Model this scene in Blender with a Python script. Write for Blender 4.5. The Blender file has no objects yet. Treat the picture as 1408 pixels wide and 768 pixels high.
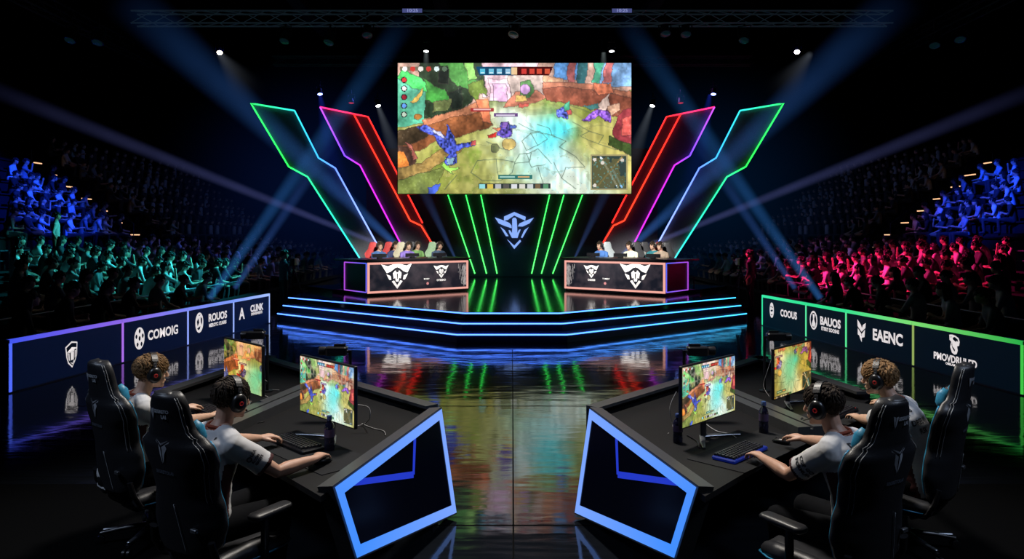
import bpy, math, random
import numpy as np
from mathutils import Vector as V, Matrix as M, noise as mnoise
from mathutils.bvhtree import BVHTree
random.seed(7)
SC = bpy.context.scene
COL = SC.collection
PI = math.pi
H0, F0, YH = 2.143, 1000.0, 325.0          # eye height, focal length in pixels, horizon row

def pz(px, py, z):                          # the point of height z seen at a pixel
    d = (H0 - z) / (py - YH) * F0
    return V(((px - 704) / F0 * d, d, z))
def pd(px, py, d):                          # the point at depth d seen at a pixel
    return V(((px - 704) / F0 * d, d, H0 + (YH - py) / F0 * d))

# ------------------------------------------------------------------ materials
def nodes(name):
    m = bpy.data.materials.new(name); m.use_nodes = True
    nt = m.node_tree
    return m, nt, nt.nodes['Principled BSDF']
def mat(name, c, rough=.5, metal=0., var=.15, scale=40., spec=.5, em=None, es=0., bump=0., trans=0., coat=0.):
    m, nt, b = nodes(name)
    tc = nt.nodes.new('ShaderNodeTexCoord'); n = nt.nodes.new('ShaderNodeTexNoise')
    n.inputs['Scale'].default_value = scale; n.inputs['Detail'].default_value = 3
    nt.links.new(tc.outputs['Object'], n.inputs['Vector'])
    r = nt.nodes.new('ShaderNodeValToRGB')
    r.color_ramp.elements[0].position = .3; r.color_ramp.elements[1].position = .7
    r.color_ramp.elements[0].color = [x * (1 - var) for x in c] + [1]
    r.color_ramp.elements[1].color = [min(1, x * (1 + var)) for x in c] + [1]
    nt.links.new(n.outputs['Fac'], r.inputs['Fac']); nt.links.new(r.outputs['Color'], b.inputs['Base Color'])
    b.inputs['Roughness'].default_value = rough; b.inputs['Metallic'].default_value = metal
    b.inputs['Specular IOR Level'].default_value = spec
    b.inputs['Transmission Weight'].default_value = trans
    b.inputs['Coat Weight'].default_value = coat
    if em:
        b.inputs['Emission Color'].default_value = list(em) + [1]; b.inputs['Emission Strength'].default_value = es
    if bump:
        bp = nt.nodes.new('ShaderNodeBump'); bp.inputs['Strength'].default_value = bump; bp.inputs['Distance'].default_value = .002
        nt.links.new(n.outputs['Fac'], bp.inputs['Height']); nt.links.new(bp.outputs['Normal'], b.inputs['Normal'])
    return m
def glow(name, strength, attr='Col', base=.02, rough=.4):      # light-emitting surface, coloured along its length
    m, nt, b = nodes(name)
    a = nt.nodes.new('ShaderNodeAttribute'); a.attribute_name = attr
    b.inputs['Base Color'].default_value = (base, base, base, 1); b.inputs['Roughness'].default_value = rough
    nt.links.new(a.outputs['Color'], b.inputs['Emission Color']); b.inputs['Emission Strength'].default_value = strength
    return m
def objcol(name, rough=.85, rnd=.12):                           # cloth dyed per object
    m, nt, b = nodes(name)
    oi = nt.nodes.new('ShaderNodeObjectInfo'); tc = nt.nodes.new('ShaderNodeTexCoord'); n = nt.nodes.new('ShaderNodeTexNoise')
    n.inputs['Scale'].default_value = 9; nt.links.new(tc.outputs['Object'], n.inputs['Vector'])
    mx = nt.nodes.new('ShaderNodeMix'); mx.data_type = 'RGBA'; mx.blend_type = 'MULTIPLY'; mx.inputs['Factor'].default_value = 1
    mr = nt.nodes.new('ShaderNodeMapRange'); mr.inputs['To Min'].default_value = .55; mr.inputs['To Max'].default_value = 1.2
    nt.links.new(n.outputs['Fac'], mr.inputs['Value'])
    nt.links.new(oi.outputs['Color'], mx.inputs['A']); nt.links.new(mr.outputs['Result'], mx.inputs['B'])
    nt.links.new(mx.outputs['Result'], b.inputs['Base Color']); b.inputs['Roughness'].default_value = rough
    return m

MT = dict(
    black=mat('matte_black', (.012, .012, .014), .5), plastic=mat('black_plastic', (.010, .010, .012), .32),
    rig=mat('rig_metal', (.03, .034, .042), .45, .6), dark=mat('dark_void', (.004, .005, .008), .9, spec=.05),
    desk=mat('desk_top', (.006, .006, .007), .6, spec=.18, bump=.15, scale=90), rim=mat('desk_rim', (.05, .052, .056), .42, bump=.1, scale=120),
    deskside=mat('desk_side', (.006, .007, .012), .3), gloss=mat('gloss_black', (.002, .003, .010), .22, spec=.12),
    leather=mat('black_leather', (.016, .017, .021), .42, bump=.35, scale=160), thread=mat('pale_thread', (.38, .40, .42), .7),
    cyan=mat('cyan_leather', (.03, .28, .50), .45, bump=.2, scale=120), logo=mat('pale_print', (.40, .43, .48), .6), logodim=mat('dim_print', (.10, .12, .16), .6),
    skin=mat('skin', (.58, .33, .23), .52, var=.08, scale=25, bump=.05), skin2=mat('fair_skin', (.62, .38, .27), .52, var=.08, scale=25, bump=.05),
    shirt=mat('white_jersey', (.60, .60, .61), .85, var=.06, scale=14, bump=.1), maroon=mat('maroon_jersey', (.055, .010, .012), .85, scale=20),
    orange=mat('orange_collar', (.36, .07, .03), .8), ink=mat('jersey_ink', (.02, .022, .03), .8), trousers=mat('dark_trousers', (.005, .0055, .007), .9, spec=.08),
    red=mat('red_print', (.45, .02, .02), .5, em=(.6, .02, .02), es=.08), shoe=mat('shoe', (.03, .035, .05), .6), sole=mat('shoe_sole', (.12, .14, .2), .6),
    hair_dark=mat('dark_brown_hair', (.030, .019, .012), .7, spec=.25, var=.4, scale=60), hair_mid=mat('light_brown_hair', (.20, .115, .052), .7, spec=.25, var=.4, scale=60),
    hair_fair=mat('fair_hair', (.27, .155, .07), .7, spec=.25, var=.4, scale=60), eyew=mat('eye_white', (.6, .58, .55), .2), iris=mat('iris', (.03, .02, .015), .2),
    metal=mat('brushed_metal', (.20, .21, .23), .35, .8), bottle=mat('dark_bottle', (.02, .02, .05), .08, trans=.35), cap=mat('blue_cap', (.05, .09, .28), .35),
    blabel=mat('bottle_label', (.08, .05, .12), .5), cable=mat('pale_cable', (.30, .30, .31), .5), key=mat('keycap', (.018, .018, .022), .45),
    keyblue=mat('blue_case', (.01, .025, .20), .35, em=(.01, .04, .6), es=.10), keyred=mat('red_backlight', (.2, .01, .01), .4, em=(.9, .03, .02), es=.25),
    pad=mat('desk_mat', (.013, .0135, .015), .85, spec=.2, bump=.2, scale=300), boardface=mat('board_face', (.002, .004, .012), .55, em=(.002, .014, .075), es=.20),
    boardfaceg=mat('board_face_teal', (.0015, .004, .008), .55, em=(.001, .012, .026), es=.22),
    print=mat('white_print', (.7, .66, .66), .6, em=(1, .93, .93), es=.75), printdark=mat('dark_print', (.004, .008, .02), .6, em=(.004, .02, .06), es=.1),
    stage=mat('stage_deck', (.006, .007, .010), .10, var=.3, scale=6), riser=mat('stage_riser', (.05, .07, .20), .35),  # risers tinted blue to carry the spill of the step LEDs
    neon=glow('neon_tube', 2.5), led=glow('led_strip', 4.), ledbar=glow('led_bar', 1.0), screen=glow('screen_picture', 1.12, base=.0, rough=.6), monitor=glow('monitor_picture', 1.05, base=.0, rough=.6),
    lamp=mat('lit_lens', (.8, .8, .8), .3, em=(.95, .98, 1), es=9.), lampwarm=mat('warm_lens', (.8, .8, .7), .3, em=(1, .86, .68), es=9.),
    lampblue=mat('blue_lens', (.1, .2, .8), .3, em=(.25, .35, 1), es=9.), lampred=mat('red_lens', (.3, .02, .02), .3, em=(1, .05, .08), es=.35), lampdim=mat('unlit_lens_painted_glow', (.012, .03, .036), .2, em=(.10, .5, .6), es=.012),  # unlit lenses carry a faint teal glow painted as emission
    stepl=mat('step_light', (.5, .3, .2), .5, em=(1, .52, .28), es=1.3), stand=mat('stand_concrete', (.008, .009, .012), .9, spec=.1), rail=mat('rail_metal', (.06, .08, .12), .4, .6),
    emblem=mat('blue_emblem', (.2, .3, .8), .4, em=(.27, .45, 1), es=1.0), wallp=mat('stage_wall', (.045, .055, .07), .55, var=.2, scale=1.2),
    cshirt=objcol('spectator_shirt'), ctrous=mat('spectator_trousers', (.02, .022, .03), .9), cskin=mat('spectator_skin', (.46, .28, .20), .6), chair_red=mat('red_seat', (.45, .05, .05), .5), chair_grey=mat('grey_seat', (.05, .05, .055), .5),
    chair_green=mat('pale_green_seat', (.30, .45, .28), .5), chair_cream=mat('cream_seat', (.45, .42, .30), .5), chair_white=mat('pale_seat', (.45, .50, .52), .5))

# ------------------------------------------------------------------ mesh collector
class MB:
    def __init__(s): s.v = []; s.f = []; s.m = []; s.c = []; s.x = M.Identity(4)
    def add(s, vs, fs, mi=0, col=None):
        o = len(s.v); s.v += [s.x @ V(p) for p in vs]; s.f += [tuple(i + o for i in f) for f in fs]; s.m += [mi] * len(fs)
        if col is None: col = (1, 1, 1)
        s.c += [tuple(q) for q in col] if isinstance(col[0], (list, tuple)) else [tuple(col)] * len(vs)
    def box(s, c, d, mi=0, rz=0., col=None, R=None):
        R = R or M.Rotation(rz, 3, 'Z'); c = V(c)
        vs = [c + R @ V((a * d[0] / 2, b * d[1] / 2, e * d[2] / 2)) for a in (-1, 1) for b in (-1, 1) for e in (-1, 1)]
        s.add(vs, [(0, 1, 3, 2), (4, 6, 7, 5), (0, 4, 5, 1), (2, 3, 7, 6), (0, 2, 6, 4), (1, 5, 7, 3)], mi, col)
    def rbox(s, c, d, r, mi=0, rz=0., R=None, k=3):             # box with rounded vertical corners and a soft top edge
        R = R or M.Rotation(rz, 3, 'Z'); c = V(c); pr = []
        for cx, cy, a0 in ((1, 1, 0), (-1, 1, 90), (-1, -1, 180), (1, -1, 270)):
            for i in range(k + 1):
                a = math.radians(a0 + 90 * i / k); pr.append((cx, cy, math.cos(a), math.sin(a)))
        n = len(pr); e = min(r * .5, d[2] * .3); rings = []
        for z, ins in ((-d[2] / 2, e), (-d[2] / 2 + e, 0), (d[2] / 2 - e, 0), (d[2] / 2, e)):
            rings += [c + R @ V((cx * (d[0] / 2 - r) + q * (r - ins), cy * (d[1] / 2 - r) + w * (r - ins), z)) for cx, cy, q, w in pr]
        fs = [tuple(range(n - 1, -1, -1)), tuple(range(3 * n, 4 * n))]
        for j in range(3): fs += [(j * n + i, j * n + (i + 1) % n, (j + 1) * n + (i + 1) % n, (j + 1) * n + i) for i in range(n)]
        s.add(rings, fs, mi)
    def tube(s, pts, r, n=8, mi=0, col=None, cap=True, up=None, closed=False):
        pts = [V(p) for p in pts]; K = len(pts); rs = r if isinstance(r, (list, tuple)) else [r] * K
        vs = []; cs = []; prev = None
        for i, p in enumerate(pts):
            if closed: t = pts[(i + 1) % K] - pts[i - 1]
            else: t = pts[min(i + 1, K - 1)] - pts[max(i - 1, 0)]
            t = t.normalized() if t.length > 1e-9 else V((0, 0, 1))
            a = V(up) if up is not None else (prev if prev is not None else (V((0, 0, 1)) if abs(t.z) < .9 else V((0, 1, 0))))
            a = a - t * a.dot(t)
            if a.length < 1e-6: a = t.orthogonal()
            a.normalize(); b = t.cross(a); prev = a
            ra, rb = rs[i] if isinstance(rs[i], (list, tuple)) else (rs[i], rs[i])
            vs += [p + b * (ra * math.cos(2 * PI * k / n)) + a * (rb * math.sin(2 * PI * k / n)) for k in range(n)]
            cs += [col[i] if col and isinstance(col[0], (list, tuple)) else (col or (1, 1, 1))] * n
        L = K if closed else K - 1
        fs = [(i * n + k, i * n + (k + 1) % n, ((i + 1) % K) * n + (k + 1) % n, ((i + 1) % K) * n + k) for i in range(L) for k in range(n)]
        if cap and not closed: fs += [tuple(range(n - 1, -1, -1)), tuple(range((K - 1) * n, K * n))]
        s.add(vs, fs, mi, cs)
    def ell(s, c, r, n=14, m=10, mi=0, R=None):
        c = V(c); R = R or M.Identity(3); r = (r, r, r) if isinstance(r, (int, float)) else r
        vs = [c + R @ V((0, 0, r[2]))]
        for j in range(1, m):
            a = PI * j / m
            vs += [c + R @ V((r[0] * math.sin(a) * math.cos(2 * PI * k / n), r[1] * math.sin(a) * math.sin(2 * PI * k / n), r[2] * math.cos(a))) for k in range(n)]
        vs.append(c + R @ V((0, 0, -r[2]))); e = len(vs) - 1
        fs = [(0, 1 + k, 1 + (k + 1) % n) for k in range(n)]
        for j in range(m - 2): fs += [(1 + j * n + k, 1 + (j + 1) * n + k, 1 + (j + 1) * n + (k + 1) % n, 1 + j * n + (k + 1) % n) for k in range(n)]
        fs += [(e, 1 + (m - 2) * n + (k + 1) % n, 1 + (m - 2) * n + k) for k in range(n)]
        s.add(vs, fs, mi)
    def lathe(s, prof, n=20, mi=0, R=None, c=(0, 0, 0), sx=1.):  # profile of (radius, height)
        R = R or M.Identity(3); c = V(c)
        vs = [c + R @ V((r * math.cos(2 * PI * k / n) * sx, r * math.sin(2 * PI * k / n), z)) for r, z in prof for k in range(n)]
        K = len(prof)
        fs = [(i * n + k, i * n + (k + 1) % n, (i + 1) * n + (k + 1) % n, (i + 1) * n + k) for i in range(K - 1) for k in range(n)]
        fs += [tuple(range(n - 1, -1, -1)), tuple(range((K - 1) * n, K * n))]
        s.add(vs, fs, mi)
    def prism(s, poly, o, ax, up, nrm, t, mi=0, col=None):      # polygon in the plane (ax, up) at o, thickness t along nrm
        o, ax, up, nrm = V(o), V(ax), V(up), V(nrm); n = len(poly)
        a = [o + ax * p[0] + up * p[1] for p in poly]
        s.add(a + [p + nrm * t for p in a], [tuple(range(n - 1, -1, -1)), tuple(range(n, 2 * n))] + [(i, (i + 1) % n, n + (i + 1) % n, n + i) for i in range(n)], mi, col)
    def mesh(s, name):
        me = bpy.data.meshes.new(name); me.from_pydata([tuple(p) for p in s.v], [], s.f)
        me.polygons.foreach_set('material_index', s.m)
        ca = me.color_attributes.new('Col', 'FLOAT_COLOR', 'POINT')
        ca.data.foreach_set('color', np.array([list(c) + [1] for c in s.c], dtype=np.float32).ravel() if s.c else [])
        return me
    def build(s, name, mats, parent=None, smooth=40, fix=True):
        me = s.mesh(name)
        return obj(name, me, mats, parent, smooth, fix)
def obj(name, me, mats, parent=None, smooth=40, fix=True):
    if not isinstance(mats, (list, tuple)): mats = [mats]
    for m in mats: me.materials.append(MT[m] if isinstance(m, str) else m)
    if fix:
        import bmesh
        bm = bmesh.new(); bm.from_mesh(me); bmesh.ops.recalc_face_normals(bm, faces=bm.faces); bm.to_mesh(me); bm.free()
    if smooth:
        me.polygons.foreach_set('use_smooth', [True] * len(me.polygons))
        if smooth < 180: me.set_sharp_from_angle(angle=math.radians(smooth))
    o = bpy.data.objects.new(name, me); COL.objects.link(o); o.parent = parent
    return o
def tag(o, label, cat, group=None, kind=None):
    o['label'] = label; o['category'] = cat
    if group: o['group'] = group
    if kind: o['kind'] = kind
    return o
def thing(name, label, cat, loc=(0, 0, 0), rz=0., group=None):
    o = bpy.data.objects.new(name, None); COL.objects.link(o); o.location = loc; o.rotation_euler = (0, 0, rz); o.empty_display_size = .1
    return tag(o, label, cat, group)
def struct(o): o['kind'] = 'structure'; return o
def copy_tree(o, parent=None):
    c = o.copy(); COL.objects.link(c); c.parent = parent
    for ch in list(o.children): copy_tree(ch, c)
    return c
def remesh(mb, name, vox, it=3):                                # one continuous skin over overlapping forms
    o = bpy.data.objects.new('tmp', mb.mesh('tmp')); COL.objects.link(o)
    r = o.modifiers.new('r', 'REMESH'); r.mode = 'VOXEL'; r.voxel_size = vox
    if it: q = o.modifiers.new('s', 'SMOOTH'); q.iterations = it; q.factor = .5
    bpy.context.view_layer.update()
    me = bpy.data.meshes.new_from_object(o.evaluated_get(bpy.context.evaluated_depsgraph_get()))
    me.name = name; me.materials.clear(); bpy.data.objects.remove(o)
    return me
def text_mesh(txt, size, bold=.0, shear=0., sx=1.):              # flat lettering centred on its own middle: list of vertices and faces
    cu = bpy.data.curves.new('t', 'FONT'); cu.body = txt; cu.size = size; cu.align_x = 'CENTER'; cu.align_y = 'CENTER'; cu.offset = bold; cu.shear = shear; cu.resolution_u = 3
    o = bpy.data.objects.new('t', cu); COL.objects.link(o); bpy.context.view_layer.update()
    me = bpy.data.meshes.new_from_object(o.evaluated_get(bpy.context.evaluated_depsgraph_get()))
    vs = [(v.co.x * sx, v.co.y) for v in me.vertices]; fs = [tuple(p.vertices) for p in me.polygons]
    bpy.data.objects.remove(o); bpy.data.curves.remove(cu); bpy.data.meshes.remove(me)
    return vs, fs
def circ(cx, cy, rx, ry=None, n=20): ry = ry or rx; return [(cx + rx * math.cos(2 * PI * k / n), cy + ry * math.sin(2 * PI * k / n)) for k in range(n)]
# ------------------------------------------------------------------ the game picture shown on every screen, painted per vertex
def paint(W, H, crop=(0, 0, 1, 1), seed=3, busy=0.):
    rg = np.random.RandomState(seed)
    yy, xx = np.mgrid[0:H, 0:W]
    u0 = crop[0] + (xx + .5) / W * (crop[2] - crop[0]); v0 = crop[1] + (yy + .5) / H * (crop[3] - crop[1])
    def vn(fx, fy):
        g = rg.rand(int(fy) + 3, int(fx) + 3); X = u0 * fx; Y = v0 * fy
        i = np.floor(X).astype(int).clip(0, int(fx) + 1); j = np.floor(Y).astype(int).clip(0, int(fy) + 1)
        a = X - i; b = Y - j; a = a * a * (3 - 2 * a); b = b * b * (3 - 2 * b)
        return (g[j, i] * (1 - a) + g[j, i + 1] * a) * (1 - b) + (g[j + 1, i] * (1 - a) + g[j + 1, i + 1] * a) * b
    n1 = vn(9, 5) * .5 + vn(24, 14) * .3 + vn(60, 34) * .2
    n2 = vn(12, 7) * .5 + vn(30, 18) * .3 + vn(90, 50) * .2
    fine = vn(150, 84)
    u = u0 + (n1 - .5) * .035; v = v0 + (n2 - .5) * .045
    C = np.zeros((H, W, 3)); ID = np.zeros((H, W), int)
    def A(*c): return np.array(c, float) / 255
    def mixc(m, c): m = np.clip(m, 0, 1)[..., None]; return C * (1 - m) + np.array(c) * m
    # stone court
    C[:] = A(150, 150, 80)
    C = mixc((n1 - .35) * 2.2, A(178, 172, 108)); C = mixc((n2 - .5) * 3, A(112, 132, 52))
    path = np.exp(-((u - .47 - (v - .36) * .42) / (.085 + .16 * np.clip(v - .3, 0, 1))) ** 2) * np.clip((v - .25) * 6, 0, 1)
    C = mixc(np.clip((u - .55) * 2, 0, .6) * np.clip(v * 2 - .6, 0, 1), A(196, 180, 104)); C = mixc(np.clip(path * 1.2, 0, .95), A(200, 214, 208)); C = mixc(path * np.clip((v - .45) * 3, 0, .5) * (n1 > .45), A(150, 196, 208))
    C = mixc(np.exp(-((u - .64) / .07) ** 2 - ((v - .56) / .16) ** 2) * .95, A(96, 214, 226)); C = mixc(np.exp(-((u - .71) / .05) ** 2 - ((v - .50) / .08) ** 2) * .9, A(70, 205, 228))
    C = mixc(np.exp(-((u - .57) / .09) ** 2 - ((v - .80) / .12) ** 2) * .6, A(150, 205, 200)); C = mixc((v - .8) * 2 * n2, A(130, 120, 62)); C = mixc(np.exp(-((u - .82) / .06) ** 2 - ((v - .36) / .08) ** 2) * .7, A(92, 108, 40))
    # flagstones: nearest and second nearest of scattered seeds on the foreshortened court
    qx = (u - .55) / (.35 + v * .8); qy = 1.3 * np.log(v.clip(.05) + .35)
    sd = np.stack([rg.uniform(-1.1, 1.1, 120), rg.uniform(-1.3, .5, 120)], 1)
    D = np.sqrt((qx[..., None] + (n2[..., None] - .5) * .10 - sd[:, 0]) ** 2 + (qy[..., None] - sd[:, 1]) ** 2); ds = np.sort(D, -1)
    near = D.argmin(-1); C *= (.93 + .14 * rg.rand(120)[near])[..., None]
    def stroke(pts, c=(66, 78, 66), wd=.0017, a=.62):
        nonlocal C
        uu, vv = u0 + (n1 - .5) * .012, v0 + (n2 - .5) * .016; m = np.zeros((H, W))
        for (x1, y1), (x2, y2) in zip(pts, pts[1:]):
            dx, dy = x2 - x1, (y2 - y1) * .56; L2 = dx * dx + dy * dy; t = (((uu - x1) * dx + (vv - y1) * .56 * dy) / L2).clip(0, 1)
            m = np.maximum(m, np.exp(-(((uu - x1 - t * dx) ** 2 + ((vv - y1) * .56 - t * dy) ** 2) / wd ** 2) * .9))
        C = mixc(m * a, A(*c))
    for pts in (((.31, .84), (.36, .90), (.44, .90), (.49, .84), (.50, .76), (.42, .73), (.34, .75), (.31, .84)), ((.42, .73), (.43, .86)), ((.50, .76), (.52, .70), (.57, .69), (.56, .76), (.50, .77)), ((.57, .54), (.61, .52), (.64, .58), (.60, .63), (.57, .54)), ((.52, .46), (.58, .52), (.66, .55), (.65, .50), (.60, .47)), ((.55, .70), (.60, .66), (.66, .77)), ((.55, .70), (.57, .80), (.63, .78)), ((.60, .63), (.55, .67), (.53, .60), (.57, .54)), ((.69, .64), (.76, .72), (.80, .80), (.72, .80), (.70, .88), (.76, .96)), ((.67, .76), (.70, .88)), ((.75, .45), (.82, .52), (.88, .55), (.86, .62), (.93, .66), (.99, .65)), ((.70, .30), (.80, .36), (.90, .44)), ((.82, .52), (.78, .56), (.86, .62)), ((.38, .60), (.45, .66), (.50, .62)), ((.25, .86), (.20, .97)), ((.66, .55), (.72, .60), (.69, .64)), ((.60, .80), (.62, .92))): stroke(pts)
    C = mixc(((ds[..., 1] - ds[..., 0]) < .012) * .22 * (n1 > .5), A(96, 100, 66))
    pid = [0]
    def poly(pts, c, var=.45, soft=True, line=True):
        nonlocal C
        X, Y = (u, v) if soft else (u0, v0); m = np.zeros((H, W), bool); k = len(pts)
        for i in range(k):
            (x1, y1), (x2, y2) = pts[i], pts[(i + 1) % k]
            if y1 == y2: continue
            m ^= ((y1 > Y) != (y2 > Y)) & (X < (x2 - x1) * (Y - y1) / (y2 - y1) + x1)
        t = A(*c)[None, None] * (1 + var * 2.4 * (n2 - .5) + var * .35 * (fine - .5) + (var > .55) * .9 * (fine - .45))[..., None]
        C = np.where(m[..., None], t, C)
        if line: pid[0] += 1; ID[m] = pid[0]
    def el(cx, cy, rx, ry, c, var=.3, line=True): poly([(cx + rx * math.cos(a * PI / 9), cy + ry * math.sin(a * PI / 9)) for a in range(18)], c, var, False, line)
    # far gate, towers and sky
    poly([(-.1, -.1), (1.1, -.1), (1.1, .20), (.62, .24), (.38, .30), (-.1, .5)], (176, 142, 128), .5)
    poly([(.34, -.1), (.60, -.1), (.60, .24), (.36, .27)], (205, 172, 180)); poly([(.385, .12), (.475, .12), (.475, .30), (.39, .30)], (226, 190, 206)); poly([(.40, .16), (.46, .16), (.46, .30), (.40, .30)], (196, 158, 190))
    poly([(.47, .10), (.62, .08), (.63, .26), (.48, .28)], (178, 160, 152)); poly([(.66, -.1), (.78, -.1), (.78, .12), (.66, .12)], (92, 150, 215)); poly([(.86, -.1), (1.1, -.1), (1.1, .2), (.86, .16)], (120, 160, 205))
    poly([(.72, -.1), (.755, -.1), (.75, .15), (.72, .15)], (178, 96, 96)); poly([(.77, -.1), (.82, -.1), (.80, .16), (.76, .15)], (44, 90, 96)); poly([(.84, -.1), (.88, -.1), (.86, .16), (.83, .16)], (70, 150, 120)); poly([(.89, -.1), (.92, -.1), (.91, .14), (.87, .15)], (196, 110, 110))
    poly([(.50, .22), (.60, .20), (.64, .27), (.55, .31), (.44, .34)], (190, 120, 96)); poly([(.62, .10), (.70, .11), (.70, .25), (.63, .25)], (196, 150, 118))
    # right-hand wooden rampart
    poly([(.62, .17), (.74, .15), (.88, .20), (1.1, .24), (1.1, .50), (.92, .40), (.80, .33), (.63, .29)], (124, 70, 54)); poly([(.62, .16), (.74, .14), (.90, .19), (1.1, .24), (1.1, .28), (.9, .23), (.74, .18), (.62, .2)], (158, 100, 78))
    poly([(.84, .16), (.91, .15), (.92, .22), (.86, .24), (.83, .20)], (196, 110, 80)); poly([(.97, .36), (1.1, .28), (1.1, .72), (.95, .62), (.92, .54), (.94, .44)], (140, 58, 64)); poly([(.97, .42), (1.1, .36), (1.1, .56), (.96, .55)], (196, 90, 84)); poly([(.90, .55), (1.1, .68), (1.1, .78), (.9, .62)], (60, 78, 40))
    # left jungle
    poly([(.10, -.1), (.36, -.1), (.37, .20), (.30, .32), (.20, .40), (.08, .44)], (42, 56, 40)); poly([(.14, -.1), (.26, -.1), (.30, .10), (.36, .16), (.34, .22), (.26, .18), (.20, .08)], (70, 128, 62)); poly([(.27, -.1), (.31, -.1), (.34, .12), (.30, .14)], (120, 170, 90)); poly([(.30, .17), (.36, .13), (.38, .26), (.35, .24), (.34, .32), (.31, .24)], (92, 112, 50))
    poly([(.11, .12), (.20, .20), (.24, .30), (.19, .34), (.12, .28)], (66, 142, 62)); poly([(.17, .02), (.21, .02), (.22, .16), (.18, .14)], (24, 30, 26)); poly([(.22, .22), (.28, .20), (.27, .33), (.23, .35)], (30, 38, 32)); poly([(.15, .30), (.23, .27), (.22, .36), (.15, .38)], (98, 108, 66))
    poly([(-.1, .10), (.08, .10), (.12, .22), (.115, .46), (-.1, .52)], (88, 168, 138), .35); poly([(.02, .05), (.10, .12), (.13, .22), (.06, .20), (.0, .12)], (72, 178, 92)); el(.085, .41, .018, .022, (140, 96, 48)); poly([(.055, .30), (.09, .22), (.105, .19), (.10, .25), (.08, .29)], (226, 186, 96))
    # left-hand log rampart
    poly([(-.1, .55), (.06, .50), (.22, .40), (.37, .33), (.405, .47), (.30, .53), (.16, .60), (.10, .66), (-.1, .72)], (136, 84, 54)); poly([(.11, .44), (.36, .29), (.385, .33), (.37, .36), (.22, .42), (.12, .49)], (176, 116, 86)); poly([(.33, .29), (.385, .28), (.40, .45), (.365, .44)], (206, 118, 84))
    poly([(-.1, .56), (.10, .48), (.13, .55), (.05, .62), (-.1, .66)], (66, 54, 40)); poly([(-.1, .66), (.04, .63), (.075, .72), (.07, .80), (-.1, .78)], (78, 56, 46)); poly([(.03, .60), (.065, .62), (.08, .72), (.06, .74), (.06, .66)], (190, 110, 96)); poly([(-.1, .66), (.025, .68), (.045, .78), (.02, .82), (-.1, .80)], (208, 124, 58))
    poly([(-.1, .84), (.10, .76), (.22, .62), (.30, .60), (.26, .68), (.14, .82), (.04, .90), (-.1, 1.1)], (136, 112, 66)); poly([(-.1, .92), (.08, .86), (.2, .80), (.16, .95), (.05, 1.1), (-.1, 1.1)], (100, 110, 58)); poly([(.13, .96), (.18, .93), (.165, 1.0), (.13, 1.1)], (60, 80, 160)); poly([(.20, .72), (.215, .80), (.26, .80), (.225, .83), (.24, .86), (.20, .82), (.18, .80)], (150, 205, 90))
    # small fighters, plain figures
    poly([(.085, .49), (.12, .47), (.16, .52), (.20, .56), (.205, .47), (.24, .56), (.25, .62), (.30, .59), (.335, .59), (.33, .63), (.28, .645), (.245, .68), (.245, .76), (.20, .79), (.19, .76), (.215, .70), (.18, .64), (.15, .56)], (72, 84, 176), .6); poly([(.14, .51), (.18, .53), (.20, .58), (.17, .56)], (190, 190, 225)); poly([(.205, .73), (.235, .72), (.225, .77), (.2, .78)], (150, 190, 220)); poly([(.315, .585), (.335, .58), (.335, .62), (.31, .63)], (196, 90, 90))
    poly([(.44, .44), (.47, .44), (.49, .49), (.485, .56), (.45, .57), (.42, .55), (.43, .50)], (88, 70, 150), .7); poly([(.445, .44), (.465, .44), (.465, .49), (.445, .49)], (150, 110, 200)); poly([(.38, .54), (.42, .52), (.42, .56), (.385, .565)], (220, 60, 50)); poly([(.475, .46), (.51, .47), (.51, .49), (.48, .49)], (90, 110, 190)); poly([(.40, .49), (.44, .49), (.43, .52)], (240, 150, 110))
    poly([(.68, .37), (.71, .34), (.74, .37), (.735, .42), (.69, .42)], (74, 84, 160), .7); poly([(.71, .33), (.735, .30), (.745, .36), (.72, .37)], (70, 150, 120)); poly([(.725, .36), (.75, .35), (.75, .39), (.73, .39)], (205, 96, 96))
    poly([(.84, .37), (.90, .34), (.92, .40), (.915, .45), (.89, .44), (.87, .41), (.82, .45), (.785, .44), (.82, .41)], (112, 76, 160), .6); poly([(.86, .31), (.90, .23), (.91, .30), (.90, .36), (.86, .35)], (216, 190, 178)); poly([(.80, .33), (.86, .30), (.87, .34), (.83, .36)], (70, 120, 118)); poly([(.90, .32), (.95, .30), (.96, .36), (.92, .40)], (190, 150, 126))
    poly([(.525, .15), (.57, .13), (.58, .21), (.56, .26), (.52, .24)], (76, 120, 70)); el(.545, .20, .022, .04, (180, 140, 190)); poly([(.50, .25), (.55, .24), (.56, .28), (.50, .30)], (226, 190, 110)); poly([(.515, .31), (.565, .30), (.565, .33), (.52, .34)], (200, 96, 86)); el(.415, .65, .018, .035, (120, 124, 82)); el(.475, .62, .03, .045, (196, 172, 104))
    # ink
    E = np.zeros((H, W), bool); E[:, 1:] |= ID[:, 1:] != ID[:, :-1]; E[1:] |= ID[1:] != ID[:-1]
    C = mixc(E * .42, A(48, 38, 40))
    st = vn(70, 16) - .5; C *= (.92 + .30 * n1 + .30 * st)[..., None]; C = np.clip(C, 0, 1); g_ = C.mean(-1, keepdims=True); C = g_ + (C - g_) * 1.04; C = mixc(((fine > .86) & (n2 > .5)) * .12, A(240, 236, 220)); C = mixc(((fine < .10) & (n1 < .5)) * .18, A(50, 44, 40)); C = mixc(np.exp(-((u0 - .5) / .5) ** 2 - ((v0 - .12) / .18) ** 2) * .10, A(236, 222, 224))
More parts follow.
